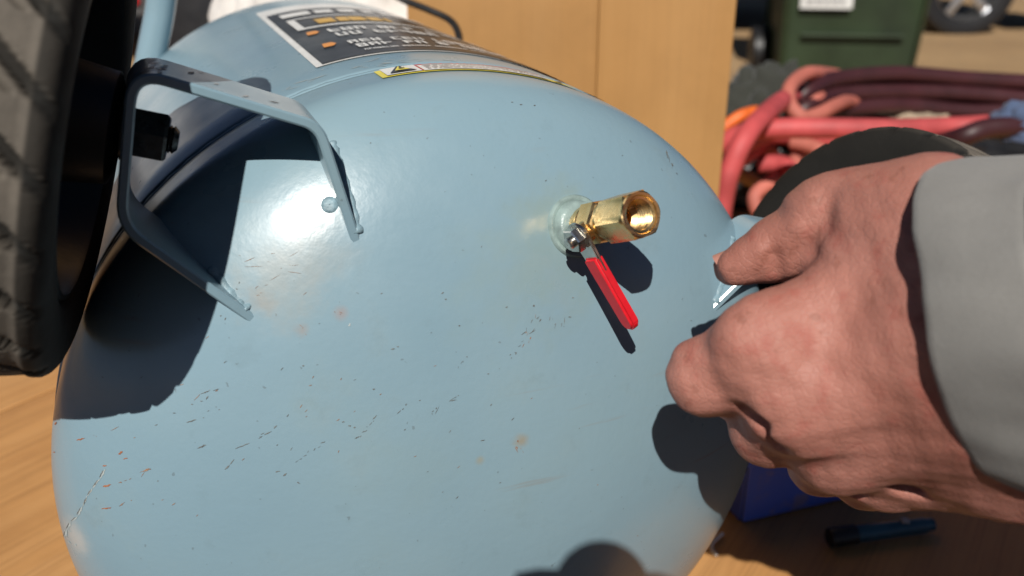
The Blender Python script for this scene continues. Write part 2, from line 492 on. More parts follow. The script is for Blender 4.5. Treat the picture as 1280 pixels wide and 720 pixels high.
def sticker_label():
    s0, s1, y0, y1 = -13.9, 66.0, .0392, .222
    base = MB(); patch(base, s0, s1, y0, y1, .0003); lab = base.build('label', M_WHITE, tank)
    mb = MB(); patch(mb, s0 + 1.1, s1 - 1.1, y0 + .0017, .197, .0006); mb.build('black_panel', M_STICK, lab)
    w = MB()
    # title blocks, frame, small lines
    y = .172
    for a, b in ((-10.7, -4.6), (-3.6, 0.2), (1.4, 5.0), (6.4, 9.0), (10.2, 15), (16, 20)): patch(w, a, b, y, y + .0135, .0009)
    patch(w, -10.7, 9.0, .1235, .1275, .0009); patch(w, -10.7, -9.2, .1278, .158, .0009); patch(w, -10.7, 30, .1583, .161, .0009); patch(w, 9.2, 30, .1235, .1275, .0009)
    glyphs(w, -6.3, 32, .1035, .1130, .0009, 1); glyphs(w, -6.0, 30, .0895, .0990, .0009, 2)
    glyphs(w, -6.0, 31, .0670, .0745, .0009, 3); glyphs(w, -5.6, 33, .0560, .0640, .0009, 4)
    glyphs(w, -5.4, 40, .0478, .0505, .0009, 5, (4, 9))
    tag(w.build('white_print', M_WHITE, lab), kind='stuff')
    g = MB()
    for a, b in ((-5.9, -2.4), (-1.9, .2), (.5, 3.6), (4.2, 7.0), (7.5, 8.6)): patch(g, a, b, .134, .150, .0009, random.uniform(-.2, .3))
    g.build('gold_lettering', M_GOLD, lab)
    for yy in (.1055, .0690):
        o = MB(); patch(o, -10.2, -8.6, yy, yy + .0085, .0009, .3); V = [cyl_pt(-8.6, yy, .0009), cyl_pt(-7.8, yy + .004, .0009), cyl_pt(-8.3, yy + .0085, .0009)]
        o.add(V, [(0, 1, 2)]); o.build('orange_bullet', M_ORANGE, lab)
sticker_label()
def warning_sticker():
    def P(s, y, l):
        a = math.radians(s); r = R + l
        return Vector((r * math.sin(a), y, r * math.cos(a)))
    def pt(mb, s0, s1, y0, y1, l, sk=0, ns=None):
        ns = ns or max(2, int(abs(s1 - s0))); V = []
        for i in range(ns + 1):
            s = s0 + (s1 - s0) * i / ns; V += [P(s, y0, l), P(s + sk, y1, l)]
        mb.add(V, [(2 * i, 2 * i + 2, 2 * i + 3, 2 * i + 1) for i in range(ns)])
    y0, y1 = .0006, .0128
    b = MB(); pt(b, -7.9, 26.5, y0, y1, .0003); st = b.build('warning_sticker', M_YELLOW, tank)
    w = MB(); pt(w, -7.1, -2.2, y0 + .0010, y1, .0006); pt(w, -1.9, 17.0, y0 + .0010, y1 - .0016, .0006); w.build('white_panel', M_WHITE, st)
    r_ = MB(); pt(r_, -1.9, 17.0, y1 - .0014, y1, .0006); pt(r_, -2.15, -1.95, y0 + .0014, y1, .0006); r_.build('red_band', M_REDP, st)
    k = MB()
    def tri(mb, s, h, l, y):
        mb.add([P(s - h, y, l), P(s + h, y, l), P(s, y + .0095, l)], [(0, 1, 2)])
    tri(k, -4.7, 1.9, .0009, y0 + .002)
    k.build('triangle_border', M_STICK, st)
    k = MB(); k.add([P(-4.7 - 1.1, y0 + .0032, .0012), P(-4.7 + 1.1, y0 + .0032, .0012), P(-4.7, y0 + .0093, .0012)], [(0, 1, 2)]); k.build('triangle_field', M_YELLOW, st)
    k = MB(); pt(k, -5.1, -4.3, y0 + .0042, y0 + .0052, .0015, 0, 1); pt(k, -4.8, -4.55, y0 + .0054, y0 + .008, .0015, 0, 1)
    V = [P(17.6, y0 + .002, .0006), P(19.2, y0 + .002, .0006), P(20.6, y1 - .001, .0006)]; k.add(V, [(0, 1, 2)]); V = [P(21.0, y0 + .002, .0006), P(23.2, y0 + .002, .0006), P(24.2, y1 - .001, .0006)]; k.add(V, [(0, 1, 2)])
    tag(k.build('pictogram', M_STICK, st), kind='stuff')
    g = MB(); rr = random.Random(8)
    for row in range(4):
        s = -1.3
        while s < 16:
            L = rr.uniform(.3, 1.3); yy = y0 + .0022 + row * .0022
            pt(g, s, s + L, yy, yy + .0010, .0009, 0, 2); s += L + rr.uniform(.15, .4)
    tag(g.build('small_print', M_GREY, st), kind='stuff')
warning_sticker()

# port and ball valve
PB = hit(720.5, 283); PN = dome_n(PB)
PT1 = PN.cross(Vector((0, 0, 1))).normalized()        # a horizontal tangent
PT2 = PN.cross(PT1).normalized()
if PT1.x > 0: PT1 = -PT1
if PT2.z > 0: PT2 = -PT2                              # PT1 left, PT2 down
def hexprism(mb, o, ax, r, h0, h1, ch=.0008, n=6, rot=0.0):
    ax = Vector(ax).normalized(); u = ax.orthogonal().normalized(); w = ax.cross(u); V = []
    for (rr, h) in ((r - ch, h0), (r, h0 + ch), (r, h1 - ch), (r - ch, h1)):
        for j in range(n):
            a = 2 * math.pi * j / n + rot
            V.append(Vector(o) + ax * h + (u * math.cos(a) + w * math.sin(a)) * rr)
    F = [(i * n + j, i * n + (j + 1) % n, (i + 1) * n + (j + 1) % n, (i + 1) * n + j) for i in range(3) for j in range(n)]
    mb.add(V, F + [tuple(range(n))[::-1], tuple(3 * n + j for j in range(n))])
def valve():
    bung = MB().lathe([(.0094, -.006), (.0092, .0004), (.0087, .0010), (.0082, .0010), (.0077, .0008), (.0074, .0020), (.0069, .0028), (.0060, .0033), (.0044, .0034), (.0001, .0034)], PB, PN, 56)
    bung.build('port_bung', M_BUNG, tank, angle=50)
    val = empty('ball_valve', None, None, None, None, tank)
    # body: neck, ball chamber with flats, collar
    b = MB().lathe([(.0044, .002), (.0044, .0052), (.0052, .0055), (.0054, .0062), (.0054, .0082), (.0048, .0090)], PB, PN, 40)
    b.lathe([(.0044, .0086), (.0060, .0090), (.0066, .0098), (.0066, .0160), (.0060, .0168), (.0044, .0174)], PB, PN, 6)
    b.lathe([(.0001, .0172), (.0051, .0172), (.0055, .0176), (.0055, .0190), (.0050, .0195), (.0001, .0195)], PB, PN, 48)
    b.build('valve_body', M_BRASS, val, angle=28)
    e = MB(); ax = PN; n = 6; rot = math.pi / 8; o = PB
    u = ax.orthogonal().normalized(); w = ax.cross(u)
    # hex end with a round threaded bore
    def ring(r, h, hexa):
        out = []
        for j in range(48):
            a = 2 * math.pi * j / 48
            q = r
            if hexa:
                aa = (a - rot) % (math.pi / 3) - math.pi / 6
                q = min(r * math.cos(math.pi / 6) / math.cos(aa), hexa)
            out.append(o + ax * h + (u * math.cos(a) + w * math.sin(a)) * q)
        return out
    rings = [ring(.0050, .0193, 0), ring(.0068, .0196, .0062), ring(.0068, .0204, .0068), ring(.0068, .0318, .0068), ring(.0068, .0326, .0062), ring(.0058, .0329, 0), ring(.0051, .0328, 0), ring(.0048, .0322, 0)]
    h = .0320
    for k in range(14):
        rings.append(ring(.0041 if k % 2 == 0 else .00475, h, 0)); h -= .00055
    rings += [ring(.0030, h - .0004, 0), ring(.0026, h - .004, 0), ring(.0001, h - .0042, 0)]
    V = [p for r in rings for p in r]; m = 48
    e.add(V, [(i * m + j, i * m + (j + 1) % m, (i + 1) * m + (j + 1) % m, (i + 1) * m + j) for i in range(len(rings) - 1) for j in range(m)])
    e.build('hex_end', M_BRASS, val, angle=26)
    # stem and lever
    SD = (PT1 * .93 + PT2 * .36).normalized(); LD = PN.cross(SD).normalized()
    if LD.z > 0: LD = -LD
    LD = (LD + PN * .06).normalized()
    SO = PB + PN * .0132
    MB().lathe([(.0032, .003), (.0032, .0066), (.0028, .0070), (.0001, .0070)], SO, SD, 32).build('stem', M_BRASS, val, angle=35)
    nut = MB(); hexprism(nut, SO + SD * .0086, SD, .0038, 0, .0026, .0004); nut.lathe([(.0018, .0024), (.0018, .0038), (.0013, .0041), (.0001, .0041)], SO + SD * .0086, SD, 24)
    nut.lathe([(.0001, -.0004), (.0042, -.0004), (.0042, 0), (.0001, 0)], SO + SD * .0086, SD, 24)
    nut.build('lever_nut', M_CHROME, val, angle=30)
    def bar(mb, a0, a1, w0, w1, th, base, round_end=False, start_round=False):
        side = PN
        prof = []
        N = 10
        pts = [(a0, w0), (a1, w1)]
        outl = []
        if start_round:
            outl += [(a0 - w0 * math.cos(t), w0 * math.sin(t)) for t in np.linspace(-math.pi / 2, math.pi / 2, N)][::1]
        else: outl += [(a0, -w0), (a0, w0)]
        if round_end: outl += [(a1 + w1 * math.cos(t), w1 * math.sin(t)) for t in np.linspace(math.pi / 2, -math.pi / 2, N)]
        else: outl += [(a1, w1), (a1, -w1)]
        bm = bmesh.new(); lo = [bm.verts.new(base + LD * a + side * b) for a, b in outl]; f = bm.faces.new(lo)
        r = bmesh.ops.extrude_face_region(bm, geom=[f])
        bmesh.ops.translate(bm, vec=SD * th, verts=[v for v in r['geom'] if isinstance(v, bmesh.types.BMVert)])
        bmesh.ops.recalc_face_normals(bm, faces=bm.faces)
        bmesh.ops.bevel(bm, geom=list(bm.edges), offset=min(th * .3, .0007), segments=3, affect='EDGES'); mb._bm(bm)
    lv = MB(); bar(lv, 0, .0115, .0042, .0030, .0012, SO + SD * .0073, False, True); lv.build('lever', M_CHROME, val, angle=35)
    sl = MB(); bar(sl, .0066, .0272, .0031, .0028, .0030, SO + SD * .0064, True); sl.build('lever_sleeve', M_RED, val, angle=35)
valve()

# axle brackets and wheels; the second set is the first one mirrored about the plane through the valve
SYM = math.radians(18.4)
def mir(v):
    v = Vector(v); a = math.atan2(v.x, v.z); r = math.hypot(v.x, v.z); a = 2 * SYM - a
    return Vector((r * math.sin(a), v.y, r * math.cos(a)))
def fillet(P, rads, n=7):
    out = [P[0]]
    for i in range(1, len(P) - 1):
        a = (P[i - 1] - P[i]).normalized(); b = (P[i + 1] - P[i]).normalized(); r = rads[i - 1]
        p0, p1 = P[i] + a * r, P[i] + b * r
        for k in range(n + 1):
            t = k / n; out.append(p0 * (1 - t) ** 2 + P[i] * 2 * t * (1 - t) + p1 * t * t)
    out.append(P[-1]); return out
def bracket(f, first):
    w2 = lambda x, z: Vector((x, 0, z))
    path = fillet([w2(-.0600, .0655), w2(-.0915, .0985), w2(-.0832, .1350), w2(-.0420, .1190), w2(-.0338, .0840)], [.0065, .0075, .004])
    th = .0026; yf, yb = -.0345, -.0080; V = []; n = len(path)
    sec = [(-th / 2, yf + .0005), (-th / 2 + .0005, yf), (th / 2 - .0005, yf), (th / 2, yf + .0005), (th / 2, yb), (-th / 2, yb)]
    for i, p in enumerate(path):
        t = (path[min(i + 1, n - 1)] - path[max(i - 1, 0)]).normalized(); nn = Vector((t.z, 0, -t.x))
        for (s, y) in sec: V.append(f(p + nn * s + Vector((0, y, 0))))
    m = len(sec)
    F = [(i * m + j, i * m + (j + 1) % m, (i + 1) * m + (j + 1) % m, (i + 1) * m + j) for i in range(n - 1) for j in range(m)] + [tuple(range(m)), tuple((n - 1) * m + j for j in range(m))]
    b = MB().add(V, F).build('axle_bracket', M_PAINT, tank, angle=40)
    # weld beads where the two arms meet the dome
    for arm in ([(446, 292), (441, 265), (431, 230), (420, 195), (414, 178)], [(309, 389), (296, 378), (276, 352), (262, 335)]):
        pts = [f(hit(*q) + dome_n(hit(*q)) * -.0009) for q in arm]
        pts = spline(pts, 9); k = len(pts)
        MB().tube(pts, [.0015 * (1 + .10 * math.sin(i * 1.1)) * (1.35 if i < 4 else 1.1) for i in range(k)], 12, True, .05).build('weld_bead', M_WELD, b, smooth=True)
    if first:
        # paint scraped off the outer corner
        rr = random.Random(5); k1 = MB(); k2 = MB()
        for q in range(46):
            i = rr.randint(11, 16); u = rr.random(); a, c = path[i], path[i + 1]
            t = (c - a).normalized(); nn = Vector((-t.z, 0, t.x)); y = rr.uniform(yf + .002, yb - .004)
            p = a.lerp(c, u) + nn * (th / 2 + .00015) + Vector((0, y, 0)); L = rr.uniform(.001, .0032); w = rr.uniform(.0002, .0006); d = (t * rr.uniform(.2, .8) + Vector((0, rr.uniform(.4, 1), 0))).normalized(); e = d.cross(nn)
            (k1 if q % 5 else k2).add([p - d * L, p + e * w, p + d * L, p - e * w], [(0, 1, 2, 3)])
        tag(k1.build('scraped_paint', simple('scraped_primer', (.42, .42, .41), .7), b), kind='stuff')
        tag(k2.build('torn_paint', M_BLACK, b), kind='stuff')
        p = hit(412, 256); MB().lathe([(.0026, -.0006), (.0022, .0002), (.0013, .0004), (.0001, .00045)], p, dome_n(p), 16).build('weld_drop', M_WELD, b, smooth=True)
    return b
def axle_axis(f):
    k = Vector((-math.cos(.27), .098, math.sin(.27)))
    a = f(Vector((-.0822, -.021, .1172))); c = f(Vector((-.0822, -.021, .1172)) + k)
    return a, (c - a).normalized()                   # outward
def wheel(f, name):
    o, ax = axle_axis(f)
    bolt = empty('axle_bolt', None, None, None, None, tank)
    b = MB(); hexprism(b, o, ax, .0067, -.0045, .0045, .0007); b.build('nut', M_NUT, bolt, angle=30)
    b = MB().lathe([(.0036, .006)] + [(.0036 if k % 2 else .0031, -.0045 - k * .00045) for k in range(5)] + [(.0024, -.0070), (.0001, -.0070)], o, ax, 24)
    b.build('threaded_end', M_NUT, bolt, angle=40)
    MB().lathe([(.0034, .0047), (.0072, .0047), (.0074, .0052), (.0074, .0060), (.0034, .0060)], o, ax, 32).build('washer', M_NUT, bolt, angle=40)
    MB().lathe([(.0034, .0088), (.0082, .0088), (.0082, .034), (.0050, .034), (.0050, .058), (.0001, .058)], o, ax, 32).build('axle_spacer', M_NUT, bolt, angle=40)
    wh = empty('wheel', None, None, None, None, tank)
    # tyre: c = the plane of the inner sidewall
    c = o + ax * .0112; RW = .0636; W = .040; u = ax.orthogonal().normalized(); w = ax.cross(u)
    prof = [(.0430, .0050, 0), (.0445, .0022, 0), (.0460, .0009, 0), (.0500, .0003, 0), (.0545, .0000, 0), (.0580, .0002, 0), (.0602, .0010, 0), (.0616, .0020, .5), (.0624, .0032, .6), (.0626, .0046, .8), (.0626, .0054, 1)]
    prof += [(RW - .0016 + .0016 * (1 - ((h - W / 2) / (W / 2 - .0054)) ** 2), h, 1) for h in np.linspace(.0062, W - .0062, 34)]
    prof += [(r, W - h, g) for r, h, g in prof[9::-1]]
    nth = 1200; V = []; A = []
    for i in range(nth):
        a = 2 * math.pi * i / nth; cu = u * math.cos(a) + w * math.sin(a)
        for (r, h, g) in prof:
            v = (h - W / 2) / (W / 2)
            if g:
                z = a / (2 * math.pi) * 26; vv = v / .75
                d1 = abs(((z + abs(vv) * 1.0) % 1) - .5) * 2           # chevron cuts
                d2 = abs(vv - .22 * (abs((z % 1) - .5) * 4 - 1))       # zigzag centre groove
                d3 = abs(((z + .5 + abs(vv) * .75) % 1) - .5) * 2      # narrow sipes between the cuts
                gr = 1.0
                if d1 < .22: gr = 0.0
                elif d1 < .28: gr = .5
                if d2 < .07: gr = 0.0
                if d3 < .08 and .35 < abs(vv) < .8: gr = min(gr, .6)
                depth = .0028 * (1 if g == 1 else g * .6)
                r2 = r - depth * (1 - gr); att = (.12 + .88 * gr) * (1 if g == 1 else .25)
            else: r2 = r; att = .07
            V.append(c + ax * h + cu * r2); A.append(att)
    m = len(prof)
    F = [(i * m + j, i * m + j + 1, ((i + 1) % nth) * m + j + 1, ((i + 1) % nth) * m + j) for i in range(nth) for j in range(m - 1)]
    ty = MB().add(V, F).build('tyre', M_TYRE, wh, smooth=True)
    at_ = ty.data.attributes.new('raised', 'FLOAT', 'POINT'); at_.data.foreach_set('value', A)
    rim = MB().lathe([(.0432, .0056), (.0442, .0030), (.0436, .0016), (.0424, .0014), (.0414, .0030), (.0405, .0110), (.0370, .0160), (.0240, .0175), (.0160, .0150), (.0140, -.0030), (.0110, -.0042), (.0078, -.0042), (.0078, .038), (.038, .034), (.0424, .0370), (.0440, .0360)], c, ax, 64)
    rim.build('rim', M_RIM, wh, angle=40)
    return wh
b1 = bracket(lambda v: v, True); b2 = bracket(mir, False)
w1 = wheel(lambda v: v, 'l'); w2 = wheel(mir, 'r')

def handle_and_foot():
    P = [TINV @ at(*q) for q in ((150, 330, .50), (168, 190, .49), (183, 100, .48), (199, 20, .47), (212, -50, .46))]
    P += [P[-1] + Vector((.02, .005, .02)), P[-1] + Vector((.06, .02, .022)), P[-1] + Vector((.18, .06, .022))]
    MB().tube(spline(P, 8), .0074, 20).build('handle', M_PAINT, tank, smooth=True)
    q = P[0]
    MB().tube([q, Vector((-.06, LEN + .03, -.02))], .0074, 14).build('handle_arm', M_PAINT, tank, smooth=True)
    for y in (.04, .20):
        MB().box((0, y, -R - .004), (.12, .03, .012), None, .002).build('foot', M_PAINT, tank)
    # black hose leaving the top of the tank
handle_and_foot()
def cable():
    P = [at(478, -16, .56), at(505, 0, .56), at(535, 12, .555), at(562, 25, .55), at(573, 42, .54), at(572, 62, .535), at(560, 110, .53)]
    MB().tube(spline(P, 10), .0022, 12).build('black_cable', M_BLACK, None, smooth=True)
    tag(bpy.data.objects['black_cable'], 'thin black cable looping over the top of the blue tank against the crate', 'cable')
cable()

# paint chips, rust scratches: thin flakes lying on the dome
def rust_marks():
    t = NT('rust_chip')
    t.set(Base_Color=t.ramp(t.noise(700, 3), [(.3, (.17, .09, .055)), (.6, (.31, .17, .10)), (.8, (.30, .24, .19))]), Roughness=.9); MR = t.m
    t = NT('dark_chip'); t.set(Base_Color=t.ramp(t.noise(700, 3), [(.3, (.09, .085, .08)), (.7, (.20, .215, .21))]), Roughness=.9); MD = t.m
    t = NT('scuffed_primer'); t.set(Base_Color=t.ramp(t.noise(700, 3), [(.3, (.30, .36, .37)), (.7, (.46, .48, .46))]), Roughness=.8); MP = t.m
    rs = random.Random(21)
    K = {'o': MB(), 'r': MB(), 'd': MB(), 'p': MB()}
    LIFT = {'o': .00012, 'r': .00012, 'd': .00018, 'p': .00010}
    def flake(kind, x, y, L, w, ang):
        w *= .62; L *= .9; n = 7; top = []; bot = []
        for i in range(n + 1):
            s = (i / n - .5) * L; ww = w * math.sin(math.pi * (i + .35) / (n + .7)) * rs.uniform(.45, 1.2) * .5
            jx = rs.uniform(-.2, .2) * w
            cx, cy = x + s * math.cos(ang), y - s * math.sin(ang)
            nx, ny = math.sin(ang), math.cos(ang)
            for lst, sg in ((top, 1), (bot, -1)):
                h = hit(cx + nx * (ww * sg + jx), cy + ny * (ww * sg + jx)); lst.append(h + dome_n(h) * LIFT[kind])
        V = top + bot; m = n + 1
        K[kind].add(V, [(i, i + 1, m + i + 1, m + i) for i in range(n)])
    def trail(kind, x0, y0, x1, y1, k, L0, w0, spread=2):
        ang = math.atan2(y0 - y1, x1 - x0)
        for _ in range(max(2, int(k * .6))):
            t_ = rs.random(); L = L0 * math.exp(rs.gauss(-.2, .55)); w = w0 * math.exp(rs.gauss(-.25, .4)); flake(kind, x0 + (x1 - x0) * t_ + rs.gauss(0, spread), y0 + (y1 - y0) * t_ + rs.gauss(0, spread), L * rs.uniform(.4, 1.3), w * rs.uniform(.5, 1.3), ang + rs.gauss(0, .25))
    # long cracked scratch at the lower left with pale edges
    pts = [(131, 586), (124, 598), (115, 610), (108, 620), (103, 632), (96, 645), (88, 652), (83, 662), (80, 672)]
    for (a, b), (c, d) in zip(pts, pts[1:]):
        L = math.hypot(c - a, d - b); an = math.atan2(b - d, c - a)
        flake('p', (a + c) / 2 + 1.2, (b + d) / 2, L * 1.1, 4.5, an); flake('d', (a + c) / 2 + rs.uniform(-1, 1), (b + d) / 2, L * .8, 2.4, an)
    trail('p', 80, 665, 96, 678, 14, 6, 4, 4)
    for a in ((151, 566, 7, 5, .6), (157, 573, 7, 3, .2), (131, 582, 6, 3, .1), (134, 607, 12, 6, .2), (101, 549, 12, 4, .25), (133, 635, 14, 4, .1), (70, 529, 5, 4, 1), (68, 565, 3, 3, 0)): flake('o', *a)
    trail('r', 140, 606, 192, 585, 12, 8, 2.2, 1.5); trail('r', 108, 548, 152, 534, 6, 7, 1.6, 1); trail('r', 135, 635, 172, 622, 6, 8, 1.8, 2)
    trail('r', 180, 590, 192, 583, 5, 9, 2.5, 1)
    for a in ((252, 558, 14, 3, .35), (284, 584, 9, 3, .8), (290, 577, 10, 2.2, .9), (303, 557, 22, 2, .4), (239, 526, 15, 3, .3), (259, 497, 6, 2.5, 1), (257, 490, 14, 1.8, .35), (240, 505, 3, 2.5, 0), (252, 501, 4, 2, 0), (218, 516, 4, 3, 0), (270, 487, 9, 2, .3), (335, 541, 12, 2, .45)): flake('d', *a)
    trail('d', 232, 528, 285, 505, 8, 6, 1.8, 2); trail('d', 296, 560, 350, 530, 8, 7, 1.5, 2); trail('r', 240, 500, 268, 486, 5, 8, 1.5, 2)
    trail('d', 366, 577, 402, 552, 14, 6, 1.6, 2); trail('d', 432, 556, 470, 524, 14, 6, 1.5, 2); trail('d', 497, 516, 510, 503, 7, 6, 1.7, 1)
    trail('d', 538, 518, 552, 505, 8, 6, 2, 1); trail('d', 562, 502, 574, 493, 8, 6, 2.2, 1); trail('d', 570, 466, 586, 443, 7, 5, 1.5, 1.5)
    trail('d', 626, 464, 652, 432, 14, 6, 1.7, 2); trail('d', 652, 430, 674, 392, 16, 6, 1.8, 3); trail('r', 650, 432, 672, 400, 12, 7, 2.2, 4)
    for x in (688, 694, 700, 703): trail('d', x, 408, x + 2, 392, 4, 7, 1.6, 1)
    for a in ((553, 366, 4, 3, .8), (557, 374, 3, 3, 0), (491, 436, 6, 3, .2), (497, 433, 3, 3, 0), (467, 486, 4, 3, 0), (429, 527, 4, 3, 0), (437, 532, 4, 3, 0), (443, 534, 3, 3, 0), (379, 457, 3, 3, 0), (574, 407, 3, 3, 0), (347, 589, 7, 3, .2), (356, 593, 6, 3, .6), (373, 603, 5, 3, 2.5), (610, 467, 3, 3, 0), (667, 382, 3, 4, 1), (716, 372, 3, 3, 0), (712, 396, 4, 3, 0), (651, 131, 4, 2, 0), (668, 132, 3, 2, 0), (640, 128, 3, 2, 0)): flake('d', *a)
    trail('d', 832, 190, 846, 219, 10, 8, 1.6, .3)
    trail('r', 645, 558, 648, 565, 4, 7, 2, .6); trail('r', 645, 545, 652, 566, 6, 5, 1.6, 2)
    trail('r', 420, 388, 430, 396, 7, 6, 2, 3); trail('r', 373, 409, 384, 418, 6, 5, 1.8, 3); flake('p', 437, 406, 5, 5, 1)
    for yy, k in ((318, 10), (326, 9), (334, 11), (343, 9), (352, 10), (362, 7)): trail('r', 305 + (yy - 318) * .3, yy + 8, 385, yy - 6, k // 2, 12, .9, 1.6)
    trail('r', 285, 384, 300, 386, 6, 5, 4, 3); trail('d', 286, 350, 300, 362, 6, 4, 2, 5)
    for _ in range(26):
        x, y = rs.uniform(130, 800), rs.uniform(170, 690)
        flake(rs.choice('ddr'), x, y, rs.uniform(2, 4), rs.uniform(1, 2.2), rs.uniform(.2, 1.0))
    for _ in range(34):
        x, y = rs.gauss(420, 130), rs.gauss(490, 60)
        flake(rs.choice('dr'), x, y, rs.uniform(3, 7), rs.uniform(1, 1.8), .65 + rs.gauss(0, .2))
    t = NT('orange_rust'); t.set(Base_Color=t.ramp(t.noise(700, 3), [(.3, (.22, .07, .03)), (.7, (.38, .15, .07))]), Roughness=.9); MO = t.m
    # pale scrapes along the seam and the top of the shell
    for _ in range(26):
        sdeg, yy = rs.uniform(-26, 6), SEAM + .002 + abs(rs.gauss(0, .008)); L = rs.uniform(.4, 2.4); w_ = rs.uniform(.0002, .0005); sl = rs.uniform(-.003, .003)
        V = []; m = 5
        for i in range(m + 1):
            f = i / m; ww = w_ * math.sin(math.pi * (f * .9 + .05)) * rs.uniform(.6, 1.2)
            V += [cyl_pt(sdeg + L * f, yy + sl * f - ww, .00015), cyl_pt(sdeg + L * f, yy + sl * f + ww, .00015)]
        K['p'].add(V, [(2 * i, 2 * i + 2, 2 * i + 3, 2 * i + 1) for i in range(m)])
    for k, m, nm in (('o', MO, 'rust_spots'), ('r', MR, 'rust_chips'), ('d', MD, 'paint_chips'), ('p', MP, 'scuff_marks')):
        tag(K[k].build(nm, m, tank), kind='stuff')
rust_marks()

# ------------------------------------------------------------------ signed-distance modelling for bodies
def surface_nets(Fv, org, h):
    ins = Fv < 0
    nx, ny, nz = Fv.shape
    c = [(i, j, k) for i in (0, 1) for j in (0, 1) for k in (0, 1)]
    sl = lambda A, i, j, k: A[i:nx - 1 + i, j:ny - 1 + j, k:nz - 1 + k]
    cnt = sum(sl(ins, *q).astype(np.int8) for q in c)
    act = (cnt > 0) & (cnt < 8)
    idx = -np.ones(act.shape, np.int64); ii = np.argwhere(act); idx[act] = np.arange(len(ii))
    acc = np.zeros((len(ii), 3)); num = np.zeros(len(ii))
    for a in c:
        for ax in range(3):
            if a[ax]: continue
            b = list(a); b[ax] = 1
            fa = Fv[ii[:, 0] + a[0], ii[:, 1] + a[1], ii[:, 2] + a[2]]; fb = Fv[ii[:, 0] + b[0], ii[:, 1] + b[1], ii[:, 2] + b[2]]
            m = (fa < 0) != (fb < 0); t = np.where(m, fa / np.where(m, fa - fb, 1), 0)
            p = np.repeat(np.array(a, float)[None], len(ii), 0); p[:, ax] += t
            acc += p * m[:, None]; num += m
    V = (ii + acc / num[:, None]) * h + np.asarray(org)
    F = []
    for ax in range(3):
        o1, o2 = [(1, 2), (2, 0), (0, 1)][ax]
        A = ins; s0 = [slice(None)] * 3; s1 = [slice(None)] * 3; s0[ax] = slice(0, -1); s1[ax] = slice(1, None)
        cr = A[tuple(s0)] != A[tuple(s1)]; q = np.argwhere(cr)
        q = q[(q[:, o1] > 0) & (q[:, o2] > 0) & (q[:, o1] < Fv.shape[o1] - 1) & (q[:, o2] < Fv.shape[o2] - 1)]
        flip = A[q[:, 0], q[:, 1], q[:, 2]]
        def g(d1, d2):
            r = q.copy(); r[:, o1] += d1; r[:, o2] += d2; return idx[r[:, 0], r[:, 1], r[:, 2]]
        quad = np.stack([g(-1, -1), g(0, -1), g(0, 0), g(-1, 0)], 1)
        quad[~flip] = quad[~flip][:, ::-1]
        F.append(quad)
    F = np.concatenate(F); F = F[(F >= 0).all(1)]
    return V, F
class SDF:
    def __init__(s, lo, hi, h):
        s.lo = np.array(lo, float); s.h = h
        n = np.ceil((np.array(hi) - s.lo) / h).astype(int) + 1
        g = [s.lo[i] + h * np.arange(n[i]) for i in range(3)]
        s.P = np.stack(np.meshgrid(*g, indexing='ij'), -1).astype(np.float32); s.F = np.full(s.P.shape[:3], 1.0, np.float32)
    def cap(s, a, b, ra, rb):
        a = np.asarray(a, np.float32); b = np.asarray(b, np.float32); ab = b - a; L = float(ab @ ab) + 1e-12
        pa = s.P - a; t = np.clip((pa @ ab) / L, 0, 1)
        return np.linalg.norm(pa - t[..., None] * ab, axis=-1) - (ra + (rb - ra) * t)
    def ell(s, c, r, M=None):
        p = s.P - np.asarray(c, np.float32)
        if M is not None: p = p @ np.asarray(M, np.float32).T
        q = p / np.asarray(r, np.float32); k0 = np.linalg.norm(q, axis=-1)
        return (k0 - 1) * min(r)
    def add(s, d, k=.006):
        hh = np.maximum(k - np.abs(s.F - d), 0) / k; s.F = np.minimum(s.F, d) - hh * hh * k * .25
    def sub(s, d, k=.003):
        hh = np.maximum(k - np.abs(s.F + d), 0) / k; s.F = np.maximum(s.F, -d) + hh * hh * k * .25
    def mesh(s): return surface_nets(s.F, s.lo, s.h)

